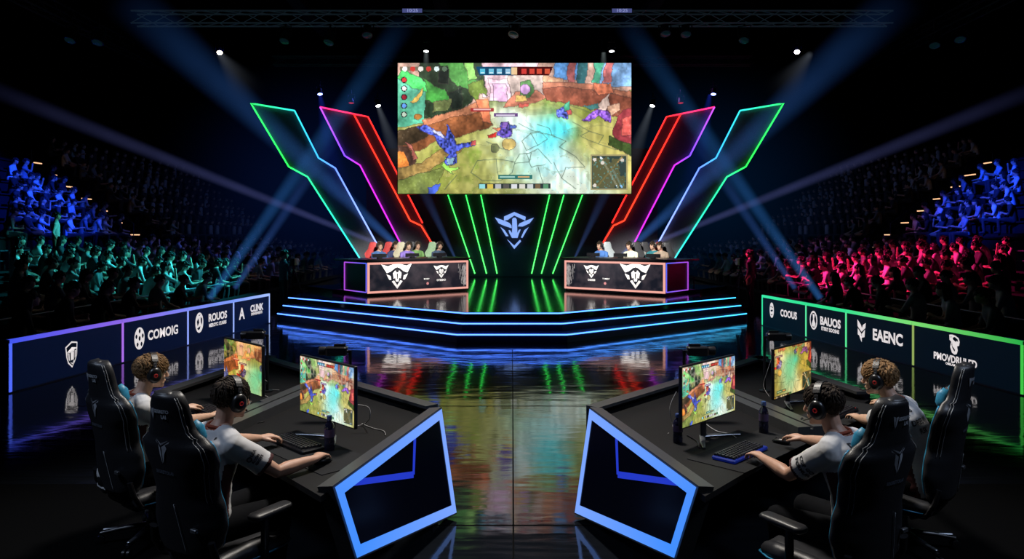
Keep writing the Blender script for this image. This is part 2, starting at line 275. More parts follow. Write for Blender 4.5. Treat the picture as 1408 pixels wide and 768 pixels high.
    if busy:                                                    # the smaller monitors run the same match with more overlays
        g = ((np.floor(u0 * 46) % 3 == 0) | (np.floor(v0 * 30) % 4 == 0)) & (v0 < .34) & (n1 > .44); C = mixc(g * .32 * busy, A(236, 228, 210)); C = mixc(((v0 < .35) & (n2 > .52)) * .35, A(196, 176, 120))
        el(.452, .45, .026, .055, (216, 96, 76), .8); el(.485, .50, .022, .045, (110, 100, 190), .8); C = mixc(np.exp(-((u0 - .62) / .10) ** 2 - ((v0 - .62) / .22) ** 2) * .8, A(120, 214, 205))
    # overlays
    def bx(x0, y0, x1, y1, c, a=.9):
        nonlocal C
        m = (u0 >= x0) & (u0 <= x1) & (v0 >= y0) & (v0 <= y1); C = mixc(m * a, A(*c))
    poly([(.335, .03), (.50, .03), (.50, .095), (.35, .095)], (24, 66, 98), .1, False, False); poly([(.50, .03), (.665, .03), (.648, .095), (.50, .095)], (64, 16, 18), .1, False, False)
    for k in range(4): bx(.352 + k * .036, .042, .374 + k * .036, .082, (90 + 20 * k, 190, 214)); bx(.356 + k * .036, .07, .372 + k * .036, .08, (236, 240, 240))
    bx(.485, .035, .512, .088, (236, 200, 150))
    for k in range(4): bx(.53 + k * .033, .042, .552 + k * .033, .082, (205, 60 + 8 * k, 56))
    bx(.01, .03, .20, .062, (60, 72, 52), .5)
    for k in range(6): el(.03 + k * .034, .045, .011, .020, ((230, 230, 226), (200, 62, 56), (226, 222, 214), (190, 60, 52), (210, 226, 226), (90, 110, 90))[k], .1, False)
    for k, c in enumerate(((200, 60, 60), (226, 220, 214), (150, 40, 52), (96, 150, 220), (190, 210, 190))): el(.027, .13 + k * .066, .0135, .024, (40, 34, 40), .1, False); el(.027, .13 + k * .066, .0095, .017, c, .2, False)
    bx(.31, .345, .41, .372, (150, 40, 46)); bx(.325, .352, .40, .362, (240, 220, 216), .7); bx(.41, .385, .515, .412, (84, 50, 110)); bx(.42, .392, .50, .404, (236, 232, 240), .75)
    bx(.43, .858, .575, .888, (28, 92, 88)); bx(.437, .866, .50, .880, (196, 226, 214), .7); bx(.515, .866, .565, .880, (230, 170, 110), .8)
    bx(.345, .925, .655, .962, (30, 36, 40))
    for k, c in enumerate(((150, 226, 230), (226, 196, 80), (190, 190, 196), (90, 84, 80), (230, 230, 236), (226, 222, 210), (210, 214, 214), (120, 96, 66), (90, 150, 110))): bx(.35 + k * .034, .928, .374 + k * .034, .96, c, .85)
    bx(.826, .70, .985, .97, (150, 140, 100)); bx(.833, .712, .978, .96, (44, 60, 58), .95)
    mm = (u0 > .835) & (u0 < .976) & (v0 > .715) & (v0 < .957); q = (u0 - .835) / .141; w = (v0 - .715) / .242
    C = mixc(mm * (np.abs(q - .45 - (w - .4) * .55) < .035), A(216, 226, 236)); C = mixc(mm * (np.abs(q - .60 - (w - .4) * .5) < .035) * (w > .3), A(130, 180, 220)); C = mixc(mm * (np.abs(q + w * .8 - .9) < .03), A(160, 130, 80)); C = mixc(mm * (n2 > .56) * .8, A(96, 92, 58)); C = mixc(mm * (fine > .8) * .6, A(90, 150, 150))
    for a, b in ((.06, .1), (.06, .92), (.3, .2), (.9, .12)): el(.835 + a * .141, .715 + b * .242, .008, .014, (196, 190, 180), .1, False)
    if crop != (0, 0, 1, 1): C = C * np.array([1.0, .86, .62])
    C = np.clip((C - .5) * 1.06 + .535, 0, 1)
    return np.where(C <= .04045, C / 12.92, ((C + .055) / 1.055) ** 2.4)
def picture(name, w, h, W, Hn, matn, parent, y=0., **k):        # upright picture facing -y, centred at the origin
    C = paint(W, Hn, **k); me = bpy.data.meshes.new(name)
    gx, gz = np.meshgrid(np.linspace(-w / 2, w / 2, W + 1), np.linspace(h / 2, -h / 2, Hn + 1))
    vs = np.stack([gx, np.full_like(gx, y), gz], -1).reshape(-1, 3)
    i = (np.arange(Hn)[:, None] * (W + 1) + np.arange(W)[None]).ravel()
    fs = np.stack([i, i + W + 1, i + W + 2, i + 1], 1)
    me.from_pydata(vs.tolist(), [], fs.tolist())
    ca = me.color_attributes.new('Col', 'FLOAT_COLOR', 'CORNER')
    ca.data.foreach_set('color', np.repeat(np.concatenate([C.reshape(-1, 3), np.ones((W * Hn, 1))], 1).astype(np.float32), 4, 0).ravel())
    return obj(name, me, matn, parent, 0, False)
# ------------------------------------------------------------------ people (local frame: hips over the origin, facing +y, right hand +x)
def ik(S, T, a, b, pole):
    d = T - S; L = min(d.length, (a + b) * .995); n = d.normalized(); T = S + n * L
    k = (a * a - b * b + L * L) / (2 * L); h = math.sqrt(max(a * a - k * k, 0)); p = V(pole); p = (p - n * p.dot(n)).normalized()
    return S + n * k + p * h, T
def hand(mb, W, f, u, side, curl=1., spread=1., scale=1.):       # side: +1 when the thumb is on the +s side
    f = V(f).normalized(); u = V(u); u = (u - f * u.dot(f)).normalized(); s = f.cross(u) * side; k = scale
    P = lambda a, b, c: W + f * a * k + s * b * k + u * c * k
    mb.tube([P(-.01, 0, 0), P(.025, .002, .004), P(.06, .003, .008), P(.092, .0, .004)], [(.027 * k, .02 * k), (.034 * k, .019 * k), (.041 * k, .017 * k), (.040 * k, .012 * k)], 12, up=u)
    for b, L, a0, sp in ((.031, .074, .088, .10), (.0105, .082, .094, .02), (-.0105, .077, .091, -.06), (-.031, .061, .082, -.16)):
        p = P(a0 - .012, b, .004); pts = [p]; ang = .10
        dr = math.atan(sp * spread)
        for fr, bend in ((.45, .35), (.32, .55), (.26, .50)):
            ang -= bend * curl
            h = f * math.cos(dr) + s * math.sin(dr)
            p = p + (h * math.cos(ang) + u * math.sin(ang)) * (L * fr * 1.05 * k); pts.append(p)
        mb.tube(pts, [.0098 * k, .0094 * k, .0086 * k, .0068 * k], 8)
        mb.ell(pts[-1], .0072 * k, 8, 6)
    t = [P(.012, .022, -.002), P(.040, .046, -.008), P(.066, .056, -.016), P(.088, .054, -.024)]
    mb.tube(t, [.016 * k, .0125 * k, .0108 * k, .008 * k], 8); mb.ell(t[-1], .0085 * k, 8, 6)
TORSO = [(.38, 0, .165, .125), (.44, 0, .178, .138), (.52, -.005, .172, .132), (.62, -.015, .158, .118), (.72, -.02, .156, .114), (.82, -.01, .168, .120), (.90, .005, .180, .118), (.955, .012, .165, .100), (.995, .02, .115, .082), (1.03, .03, .075, .068), (1.055, .04, .058, .06)]
def head_form(mb, X, ears=True):                                 # X: head matrix, origin mid-head
    old = mb.x; mb.x = old @ X
    mb.ell((0, -.012, .034), (.076, .097, .083), 20, 14); mb.ell((0, .028, -.03), (.064, .063, .080), 18, 12)
    mb.ell((0, .045, -.074), (.047, .045, .036), 14, 10); mb.ell((0, .074, -.098), (.021, .018, .015), 10, 8)
    mb.tube([(0, .084, .016), (0, .098, -.006), (0, .111, -.028)], [.009, .011, .013], 8); mb.ell((0, .107, -.031), (.017, .012, .009), 10, 8)
    mb.ell((0, .083, .030), (.046, .012, .009), 12, 8)
    for s in (-1, 1):
        mb.ell((s * .036, .064, -.03), (.022, .02, .022), 10, 8)
        if ears: mb.ell((s * .08, -.008, -.012), (.010, .021, .033), 10, 8)
    mb.ell((0, .090, -.058), (.023, .010, .0055), 10, 8); mb.ell((0, .087, -.068), (.020, .010, .006), 10, 8)
    mb.x = old
def hair_form(seed, n=300, wave=.0, lift=.010, r0=.0058, length=.085, low=-.05):     # cap plus locks combed out from the crown
    rg = random.Random(seed); mb = MB()
    c = V((0, -.014, .036)); R = V((.081, .102, .088)); wh = V((.015, -.55, .83)).normalized()
    def hl(d):                                                  # lowest allowed height for a direction
        return .045 if d.y > .55 else (.045 - (0.55 - d.y) * .15 if d.y > -.1 else low)
    N, K = 26, 18; grid = []
    for j in range(K + 1):
        row = []
        for i in range(N):
            th = 2 * PI * i / N; ph = j / K * 2.15
            d = V((math.sin(ph) * math.cos(th), math.sin(ph) * math.sin(th), math.cos(ph)))
            p = V((c.x + d.x * R.x, c.y + d.y * R.y, c.z + d.z * R.z)); z = hl(d)
            if p.z < z: p = V((p.x * .965, c.y + (p.y - c.y) * .965, z - .004))
            row.append(p)
        grid.append(row)
    vs = [p for r in grid for p in r]
    mb.add(vs, [(j * N + i, j * N + (i + 1) % N, (j + 1) * N + (i + 1) % N, (j + 1) * N + i) for j in range(K) for i in range(N)])
    for _ in range(n):
        z = rg.uniform(-.55, 1); a = rg.uniform(0, 2 * PI); q = math.sqrt(1 - z * z); d = V((q * math.cos(a), q * math.sin(a), z))
        if c.z + d.z * R.z < hl(d) - .002: continue
        t = d - wh; t = t - d * t.dot(d)
        if t.length < .05: t = V((rg.uniform(-1, 1), rg.uniform(-1, 1), 0))
        t.normalize(); t = (t + V((rg.uniform(-.5, .5), rg.uniform(-.5, .5), rg.uniform(-.3, .2)))).normalized()
        L = length * rg.uniform(.6, 1.2); pts = []
        for k in range(5):
            e = (d + t * (L * k / 4 / .095)).normalized(); g = 1 + (.02 + lift * 9 * math.sin(k / 4 * PI * .9) * rg.uniform(.5, 1.1))
            w = wave * math.sin(k * 1.9 + a * 3)
            pts.append(V((c.x + e.x * R.x * g, c.y + e.y * R.y * g + w, c.z + e.z * R.z * g + w * .6)))
        if pts[-1].z < hl(d) - .05: continue
        mb.tube(pts, [r0 * .7, r0, r0, r0 * .75, r0 * .2], 6)
    for s in (-1, 1): mb.tube([(s * .015, .096, .030), (s * .034, .091, .036), (s * .052, .078, .030)], [(.003, .003), (.003, .005), (.002, .002)], 6)   # brows
    return mb
def headset(loc_parent_name, label, group, X, hairpad=.012, redr=.014):
    t = thing('headset', label, 'headset', (0, 0, 0), 0, group); t.matrix_world = X
    pts = []
    for k in range(21):
        a = PI * (k / 20); pts.append((math.cos(a) * (.094 + hairpad), -.012, .012 + math.sin(a) * (.112 + hairpad)))
    w = MB()
    for k in range(20):
        p, q = V(pts[k]), V(pts[k + 1]); m = (p + q) / 2; ang = math.atan2((q - p).z, (q - p).x)
        hw = .020 if 4 <= k <= 15 else .011; th = .013 if 4 <= k <= 15 else .007
        w.box(m, ((q - p).length * 1.12, hw * 2, th), 0, R=M.Rotation(-ang, 3, 'Y'))
    w.build('headband', 'leather', t, 60)
    for s in (-1, 1):
        R = M.Rotation(s * PI / 2, 3, 'Y'); c = V((s * (.079 + hairpad * .6), -.008, -.010)); e = MB()
        e.lathe([(.020, .040), (.034, .036), (.044, .026), (.047, .010), (.045, -.002)], 24, 0, R, c, 1.22)
        o = e.build('ear_cup', 'plastic', t, 50)
        q = MB(); q.lathe([(.045, .0), (.049, -.006), (.045, -.016), (.03, -.018)], 22, 0, R, c, 1.2); q.build('ear_cushion', 'leather', o, 60)
        q = MB(); q.lathe([(redr, .0405), (redr * .8, .0425)], 16, 0, R, c); q.prism(circ(0, 0, .006), c + V((s * .043, 0, 0)), (0, 1, 0), (0, 0, 1), (s, 0, 0), .001, 1); em = q.build('ear_emblem', ['red', 'black'], o, 30); em['label'] = 'red round emblem'
        y = MB(); y.tube([c + V((s * .012, 0, .035)), c + V((s * .017, -.002, .062)), V((s * (.093 + hairpad), -.012, .055))], .005, 6); y.build('yoke', 'metal', t)
    m = MB(); s = -1
    m.tube([(s * .098, .005, -.035), (s * .092, .05, -.065), (s * .068, .095, -.078), (s * .035, .120, -.076)], .0032, 6); m.ell((s * .030, .122, -.076), (.010, .008, .008), 8, 6); m.build('microphone_boom', 'plastic', t)
    return t
def person(name, label, cat, group, hip, ang, hands, lean=.06, head_yaw=0., head_pitch=-.1, vox=.0052, hair=None, hairm='hair_dark', skin='skin', shirtm='shirt', curls=(1., 1.), handdir=None, detail=True, legs=True, pole_out=.5, arm_len=.305):
    """hip: point under the hips; ang: clockwise turn from +y; hands: world wrist targets (left, right)"""
    t = thing(name, label, cat, hip, -ang, group)
    X = M.Translation(V(hip)) @ M.Rotation(-ang, 4, 'Z'); XI = X.inverted()
    Lr = M.Translation((0, 0, .45)) @ M.Rotation(-lean, 4, 'X') @ M.Translation((0, 0, -.45))
    up = lambda p: Lr @ V(p)
    hm = M.Translation(up((0, .085, 1.185))) @ M.Rotation(-head_yaw, 4, 'Z') @ M.Rotation(head_pitch, 4, 'X')
    body, sh, tr = MB(), MB(), MB()
    for mb, g in ((body, -.010), (sh, .010)):
        rings = TORSO if mb is body else TORSO[:9] + [(1.012, .024, .086, .074)]
        # torso loft with the rings tilted by the lean
        n = 28; vs = []; 
        for z, y, rx, ry in rings:
            for k in range(n):
                a = 2 * PI * k / n; c_, s_ = math.cos(a), math.sin(a); e = 2 / 2.5
                vs.append(up(((rx + g) * math.copysign(abs(c_) ** e, c_), y + (ry + g) * math.copysign(abs(s_) ** e, s_), z + (g if z < .4 else 0))))
        K = len(rings); fs = [(i * n + k, i * n + (k + 1) % n, (i + 1) * n + (k + 1) % n, (i + 1) * n + k) for i in range(K - 1) for k in range(n)] + [tuple(range(n - 1, -1, -1)), tuple(range((K - 1) * n, K * n))]
        mb.add(vs, fs)
    body.tube([up((0, .02, .99)), up((0, .05, 1.06)), hm @ V((0, -.03, -.05)), hm @ V((0, -.02, 0))], [.062, .055, .053, .05], 14)
    head_form(body, hm)
    arms = []
    for s, tgt, cu in ((-1, hands[0], curls[0]), (1, hands[1], curls[1])):
        S = up((s * .178, .012, .945)); T = XI @ V(tgt)
        E, Wp = ik(S, T, arm_len, arm_len * .89, (s * pole_out, -.25, -1))
        body.tube([S, S.lerp(E, .35), S.lerp(E, .75), E, E.lerp(Wp, .25), E.lerp(Wp, .65), Wp], [.050, .048, .042, .038, .043, .034, (.028, .022)], 14)
        body.ell(E, .037, 12, 8); body.ell(S, .055, 12, 8)
        body.tube([up((s * .05, .02, 1.02)), up((s * .12, .015, .985)), S], [.045, .045, .045], 12)
        f = (handdir[0 if s < 0 else 1] if handdir else (Wp - E)); f = V(f).normalized(); f = V((f.x, f.y, f.z * .3 if not handdir else f.z))
        hand(body, Wp, f, (0, 0, 1), -s, cu)
        d = (E - S).normalized(); En = S + (E - S) * .74; side = d.orthogonal().normalized()
        sh.tube([up((s * .045, .018, 1.005)), up((s * .11, .012, .985)), S + V((0, 0, .012))], [.052, .058, .063], 14)
        sh.tube([S - d * .02, S.lerp(En, .3), S.lerp(En, .7), En], [.068, .070, .070, .073], 18); sh.ell(S, .068, 14, 10)
        arms.append((S, d, (En - S).length, E, Wp))
    hipz = .455; feet = []
    for s in (-1, 1):
        K = V((s * .15, .44, .47)); A = V((s * .14, .40, .10)); Hp = V((s * .09, .0, hipz))
        body.tube([Hp, K, A], [.07, .052, .035], 12); body.ell(A + V((0, .05, -.05)), (.03, .06, .025), 8, 6)
        tr.tube([Hp, Hp.lerp(K, .5), K], [.098, .088, .070], 16); tr.ell(K, .071, 12, 8); tr.tube([K, K.lerp(A, .5), A], [.068, .062, .055], 16)
        feet.append(A)
    tr.ell((0, -.01, .455), (.183, .145, .10), 18, 12)
    me = remesh(body, 'body', vox, 3); bo = obj('body', me, skin, t, 180, False)
    me = remesh(sh, 'jersey', vox * 1.5, 4)
    cen = [Lr @ V((0, 0, z)) for z in (.5, .9)]; ax = (cen[1] - cen[0]).normalized(); LrI = Lr.inverted()
    for v in me.vertices:                                      # creases
        p = V(v.co); q = LrI @ p
        k = mnoise.noise(V((p.x * 5, p.y * 5, p.z * 16))) * .006 + mnoise.noise(V((p.x * 17, p.y * 17, p.z * 30))) * .0028
        v.co = p + V(v.normal) * (k + .004 * max(0, .62 - q.z) / .2 * math.sin(q.z * 70))
    so = obj('jersey', me, [shirtm, 'maroon', 'orange'], t, 180, False)
    for pgn in me.polygons:
        c = V(pgn.center); q = LrI @ c; mi = 0; sl = False
        for S, d, L, E, Wp in arms:
            w = (c - S).dot(d); rr = ((c - S) - d * w).length
            if w > .05 and rr < .085 and abs(c.x) > .14:
                sl = True
                if w > L - .022: mi = 1
        if not sl:
            if q.z > .992 and math.hypot(q.x, q.y - .03) < .085: mi = 2
            elif abs(q.x) > .13 and q.z < .84 and abs(q.y - .01) < .040: mi = 1
        pgn.material_index = mi
    if detail:
        cl = MB(); a0 = up((0, .03, 1.022)); cl.tube([up((.075 * math.cos(2 * PI * k / 22), .028 + .068 * math.sin(2 * PI * k / 22), 1.02 - .012 * math.sin(2 * PI * k / 22))) for k in range(22)], .009, 8, closed=True); cl.build('collar', 'orange', so, 180)
    if legs:
        me = remesh(tr, 'trousers', max(vox * 2, .014), 3); obj('trousers', me, 'trousers', t, 180, False)
        for s, A in zip((-1, 1), feet):
            b = MB(); b.tube([A + V((0, -.055, -.055)), A + V((0, .0, -.045)), A + V((0, .09, -.06)), A + V((0, .175, -.07))], [(.034, .032), (.042, .045), (.044, .032), (.03, .018)], 12, up=(0, 0, 1)); o = b.build('shoe', 'shoe', t, 180)
            b = MB(); b.rbox(A + V((0, .055, -.09)), (.092, .27, .02), .04); b.build('sole', 'sole', o)
    if hair:
        h = hair; ho = h.build('hair', hairm, t, 180); ho.matrix_local = hm
    if detail:
        for s in (-1, 1):
            e = MB(); e.ell((s * .032, .076, .006), .0125, 12, 8); e.ell((s * .032, .0865, .006), (.0055, .003, .0055), 10, 6, 1); o = e.build('eye', ['eyew', 'iris'], t, 180); o.matrix_local = hm
    return t, X @ hm, so, arms, X @ Lr
def decal(so, items, name, matn, X, org, nrm, upv, dist=.3, off=.0035):        # print projected onto a garment: items = [(verts2d, faces, dx, dy)], X: world matrix of org/nrm frame
    me = so.data; bv = BVHTree.FromPolygons([v.co for v in me.vertices], [tuple(p.vertices) for p in me.polygons])
    n = V(nrm).normalized(); u = V(upv); u = (u - n * u.dot(n)).normalized(); a = u.cross(n); mb = MB()
    for vs, fs, dx, dy in items:
        pts = []
        for x, y in vs:
            p = V(org) + a * (x + dx) + u * (y + dy) + n * dist
            h = bv.ray_cast(p, -n, dist * 2)
            pts.append((h[0] + n * off) if h[0] else V(org) + a * (x + dx) + u * (y + dy))
        mb.add(pts, fs)
    return mb.build(name, matn, so, 0, False)

# ------------------------------------------------------------------ gaming chair (faces +y)
def chair_prof(v):                                               # half width of the backrest at height v above the seat hinge
    K = [(0, .19), (.06, .235), (.16, .262), (.25, .25), (.34, .222), (.44, .235), (.53, .268), (.60, .262), (.655, .205), (.70, .160), (.76, .140), (.82, .128), (.87, .108), (.90, .07)]
    for (a, x), (b, y) in zip(K, K[1:]):
        if v <= b: t = (v - a) / (b - a); t = t * t * (3 - 2 * t); return (x + (y - x) * t) * 1.08
    return K[-1][1] * 1.08
def gaming_chair(label, group, loc, ang, recline=.20, seat=.40):
    t = thing('gaming_chair', label, 'chair', loc, -ang, group)
    RB = M.Translation((0, -.235, seat + .02)) @ M.Rotation(recline, 4, 'X'); HB = .90
    def ring(v, th, g=0.):
        w = chair_prof(v) + g; c, s = math.cos(th), math.sin(th); e = 2 / 2.8; x = w * math.copysign(abs(c) ** e, c)
        thick = (.052 if v < .65 else .040) + g; wing = .085 * (.45 + .55 * math.sin(min(1, v / .6) * PI * .9)) if v < .66 else .085 * .45
        y = thick * math.copysign(abs(s) ** e, s) + wing * abs(x / max(w, .01)) ** 2.6 - .02
        return RB @ V((x, y, v))
    mb = MB(); n = 36; K = 40; vs = []
    hs = [HB * k / K for k in range(K + 1)]
    for v in hs: vs += [ring(v, 2 * PI * k / n) for k in range(n)]
    # round the crown
    mb.add(vs, [(i * n + k, i * n + (k + 1) % n, (i + 1) * n + (k + 1) % n, (i + 1) * n + k) for i in range(K) for k in range(n)] + [tuple(range(n - 1, -1, -1)), tuple(range(K * n, (K + 1) * n))])
    mb.ell(RB @ V((0, -.018, HB - .004)), (.066, .036, .016), 18, 8, R=RB.to_3x3())
    b = mb.build('backrest', 'leather', t, 180)
    for s in (-1, 1):
        st = MB(); th = PI + .62 if s < 0 else 2 * PI - .62
        st.tube([ring(.30 + .58 * k / 50, th, .0035) for k in range(51)], .0020, 5); st.tube([ring(.30 + .58 * k / 50, th + s * .16, .0035) for k in range(51)], .0013, 5); st.build('stitching', 'thread', b, 180)
        pp = MB(); th = .42 if s > 0 else PI - .42
        pp.tube([ring(.03 + .60 * k / 40, th, .003) for k in range(41)], .0055, 6); o = pp.build('piping', 'cyan', b, 180); o['label'] = 'light blue edge piping'
    # front padding and head wings in light blue leather
    fp = MB(); fp.tube([RB @ V((0, .035, .08)), RB @ V((0, .04, .3)), RB @ V((0, .035, .55))], [(.14, .03), (.15, .035), (.14, .03)], 16, up=RB.to_3x3() @ V((0, 1, 0))); fp.build('back_cushion', 'leather', b, 180)
    for s in (-1, 1):
        wg = MB(); wg.tube([RB @ V((s * .165, .040, .600)), RB @ V((s * .158, .062, .645)), RB @ V((s * .142, .064, .69)), RB @ V((s * .128, .052, .73))], [(.012, .024), (.016, .034), (.016, .034), (.010, .018)], 12, up=RB.to_3x3() @ V((0, 1, 0))); o = wg.build('head_wing', 'cyan', b, 180); o['label'] = 'light blue head bolster'
    # print on the rear face
    def rear(x, v): return RB @ V((x, -(.052 if v < .65 else .040) - .0245 + (.085 * (.45 + .55 * math.sin(min(1, v / .6) * PI * .9)) if v < .66 else .085 * .45) * abs(x / chair_prof(v)) ** 2.6, v))
    def put(mb, poly, cx, cv, mi=0, fs=None):
        mb.add([rear(cx + x, cv + y) for x, y in poly], fs or [tuple(range(len(poly)))], mi)
    pr = MB()
    put(pr, [(-.020, .03), (-.004, .024), (-.004, -.034)], -.052, .80); put(pr, [(.016, .028), (.0, .024), (.0, -.034), (.010, -.006)], -.052, .80)
    v2, f2 = text_mesh('SEGRETO', .026, .0012); put(pr, v2, .022, .812, 0, f2); v2, f2 = text_mesh('LAI', .028, .0016); put(pr, v2, .038, .783, 0, f2); pr.build('top_print', 'logo', b, 0, False)
    pr = MB()
    put(pr, [(-.058, .055), (-.008, .020), (-.004, -.070)], 0, .595); put(pr, [(.058, .055), (.004, .024), (.002, -.066), (.022, -.012)], 0, .595); put(pr, [(-.050, .058), (0, .03), (.05, .058), (0, .042)], 0, .597); o = pr.build('back_emblem', 'logo', b, 0, False); o['label'] = 'pale winged triangle emblem'
    pr = MB(); v2, f2 = text_mesh('SEGRETOLAI', .026, .0006); put(pr, v2, 0, .475, 0, f2); pr.build('small_print', 'logodim', b, 0, False)
    lv = MB(); lv.rbox(RB @ V((.17, -.066, .17)), (.05, .02, .022), .006); lv.build('recline_lever', 'metal', b)
    sm = MB(); sm.tube([rear(.09 - .05 * k / 10, .02 + .28 * k / 10) for k in range(11)], .0022, 5); sm.build('rear_seam', 'thread', b, 180)
    # seat
    sb = MB(); sb.rbox((0, .0, seat - .05), (.40, .50, .10), .08, k=5); 
    for s in (-1, 1): sb.tube([(s * .23, -.24, seat - .03), (s * .245, -.05, seat - .02), (s * .245, .15, seat - .025), (s * .215, .255, seat - .045)], [(.05, .045), (.062, .058), (.058, .055), (.045, .045)], 14, up=(0, 0, 1))
    sb.tube([(-.2, .24, seat - .05), (0, .265, seat - .045), (.2, .24, seat - .05)], [.045, .05, .045], 12)
    so = obj('seat', remesh(sb, 'seat', .012, 4), 'leather', t, 180, False)
    pp = MB(); pp.tube([(-.285, -.2, seat - .05), (-.308, .0, seat - .045), (-.30, .18, seat - .05), (-.23, .295, seat - .07), (0, .318, seat - .07), (.23, .295, seat - .07), (.30, .18, seat - .05), (.308, 0, seat - .045), (.285, -.2, seat - .05)], .0055, 6); o = pp.build('piping', 'cyan', so, 180); o['label'] = 'light blue edge piping'
    mc = MB(); mc.rbox((0, -.03, seat - .125), (.22, .30, .05), .03); mc.box((-.16, .05, seat - .125), (.14, .015, .012)); mc.build('tilt_mechanism', 'plastic', t)
    for s in (-1, 1):
        br = MB(); br.tube([(s * .245, -.12, seat - .10), (s * .262, -.22, seat - .05), (s * .262, -.262, seat + .03), tuple(RB @ V((s * .245, -.03, .10)))], [(.016, .03)] * 4, 10, up=(1, 0, 0))
        br.build('hinge_bracket', 'plastic', t)
    for s in (-1, 1):
        ar = MB(); ar.tube([(s * .12, .02, seat - .12), (s * .27, .02, seat - .12), (s * .315, .02, seat - .08), (s * .318, .02, seat + .17)], [(.03, .014), (.03, .014), (.028, .016), (.028, .016)], 10); a = ar.build('armrest', 'plastic', t, 60)
        pd_ = MB(); pd_.rbox((s * .318, .06, seat + .188), (.095, .28, .034), .035, k=5); pd_.build('arm_pad', 'leather', a, 50)
    gl = MB(); gl.lathe([(.03, .12), (.03, .20), (.024, .20), (.024, seat - .14)], 16); gl.build('gas_lift', 'metal', t)
    hb = MB(); hb.lathe([(.05, .075), (.055, .10), (.04, .135)], 16); bs = hb.build('star_base', 'plastic', t)
    for k in range(5):
        a = 2 * PI * k / 5 + .3; d = V((math.cos(a), math.sin(a), 0)); lg = MB()
        lg.tube([d * .04 + V((0, 0, .105)), d * .2 + V((0, 0, .095)), d * .335 + V((0, 0, .075))], [(.026, .018), (.022, .015), (.016, .012)], 10, up=(0, 0, 1)); lo = lg.build('leg', 'plastic', t)
        e = d * .335; cs = MB(); p = V((-d.y, d.x, 0))
        for q in (-1, 1): cs.lathe([(.010, -.011), (.029, -.009), (.030, .009), (.010, .011)], 14, 0, V((0, 0, 1)).rotation_difference(p).to_matrix(), e + p * q * .016 + V((0, 0, .031)))
        cs.tube([e + V((0, 0, .03)), e + V((0, 0, .075))], .009, 8); cs.build('caster', 'plastic', lo); 
        tip = MB(); tip.rbox(d * .27 + V((0, 0, .0985)), (.10, .028, .012), .01, rz=a); tip.build('foot_cap', 'metal', lo)
    return t
# ------------------------------------------------------------------ camera, world
cam = bpy.data.objects.new('camera', bpy.data.cameras.new('camera')); COL.objects.link(cam)
cam.location = (0, 0, H0); cam.rotation_euler = (PI / 2, 0, 0); cam.data.sensor_width = 36; cam.data.lens = 36 * F0 / 1408
cam.data.shift_y = -(384 - YH) / 1408; cam.data.clip_end = 200; SC.camera = cam
w = bpy.data.worlds.new('world'); SC.world = w; w.use_nodes = True
w.node_tree.nodes['Background'].inputs['Color'].default_value = (.06, .16, .45, 1); w.node_tree.nodes['Background'].inputs['Strength'].default_value = .010
SC.view_settings.view_transform = 'Standard'; SC.view_settings.look = 'None'
SC.cycles.max_bounces = 6; SC.cycles.volume_bounces = 0; SC.cycles.sample_clamp_indirect = 4; SC.cycles.caustics_reflective = False; SC.cycles.caustics_refractive = False
SC.cycles.transparent_max_bounces = 24
def box_struct(name, c, d, m, rz=0):
    b = MB(); b.box(c, d, 0, rz); return struct(b.build(name, m))
# floor: polished black slabs with faint joints and a slight ripple
m, nt, b = nodes('polished_floor')
tc = nt.nodes.new('ShaderNodeTexCoord'); mp = nt.nodes.new('ShaderNodeMapping'); nt.links.new(tc.outputs['Object'], mp.inputs['Vector']); mp.inputs['Scale'].default_value = (1.0, 2.2, 1)
nz = nt.nodes.new('ShaderNodeTexNoise'); nz.inputs['Scale'].default_value = 1.5; nz.inputs['Detail'].default_value = 2.5; nt.links.new(mp.outputs['Vector'], nz.inputs['Vector'])
bp = nt.nodes.new('ShaderNodeBump'); bp.inputs['Strength'].default_value = .12; bp.inputs['Distance'].default_value = .03; nt.links.new(nz.outputs['Fac'], bp.inputs['Height']); nt.links.new(bp.outputs['Normal'], b.inputs['Normal'])
mp2 = nt.nodes.new('ShaderNodeMapping'); mp2.inputs['Scale'].default_value = (.7, 9, 1); nt.links.new(tc.outputs['Object'], mp2.inputs['Vector'])
n2 = nt.nodes.new('ShaderNodeTexNoise'); n2.inputs['Scale'].default_value = 2.2; n2.inputs['Detail'].default_value = 5; nt.links.new(mp2.outputs['Vector'], n2.inputs['Vector'])
mr = nt.nodes.new('ShaderNodeMapRange'); mr.inputs['From Min'].default_value = .3; mr.inputs['From Max'].default_value = .75; mr.inputs['To Min'].default_value = .035; mr.inputs['To Max'].default_value = .12; nt.links.new(n2.outputs['Fac'], mr.inputs['Value']); nt.links.new(mr.outputs['Result'], b.inputs['Roughness'])
cr = nt.nodes.new('ShaderNodeValToRGB'); cr.color_ramp.elements[0].color = (.003, .004, .006, 1); cr.color_ramp.elements[1].color = (.010, .012, .016, 1); nt.links.new(n2.outputs['Fac'], cr.inputs['Fac']); nt.links.new(cr.outputs['Color'], b.inputs['Base Color'])
b.inputs['Specular IOR Level'].default_value = .5; b.inputs['IOR'].default_value = 1.5
MT['floor'] = m
box_struct('floor', (0, 22, -.1), (64, 60, .2), 'floor')
sm = mat('floor_joint', (.001, .001, .0012), .8, spec=.05)
for k, (c, d) in enumerate((((.01, 9.0, .0008), (.012, 9.6, .0016)), ((0, 9.2, .0008), (11.0, .022, .0016)), ((0, 5.4, .0008), (1.6, .02, .0016)))):
    box_struct('trim_%d' % (k + 1), c, d, sm)
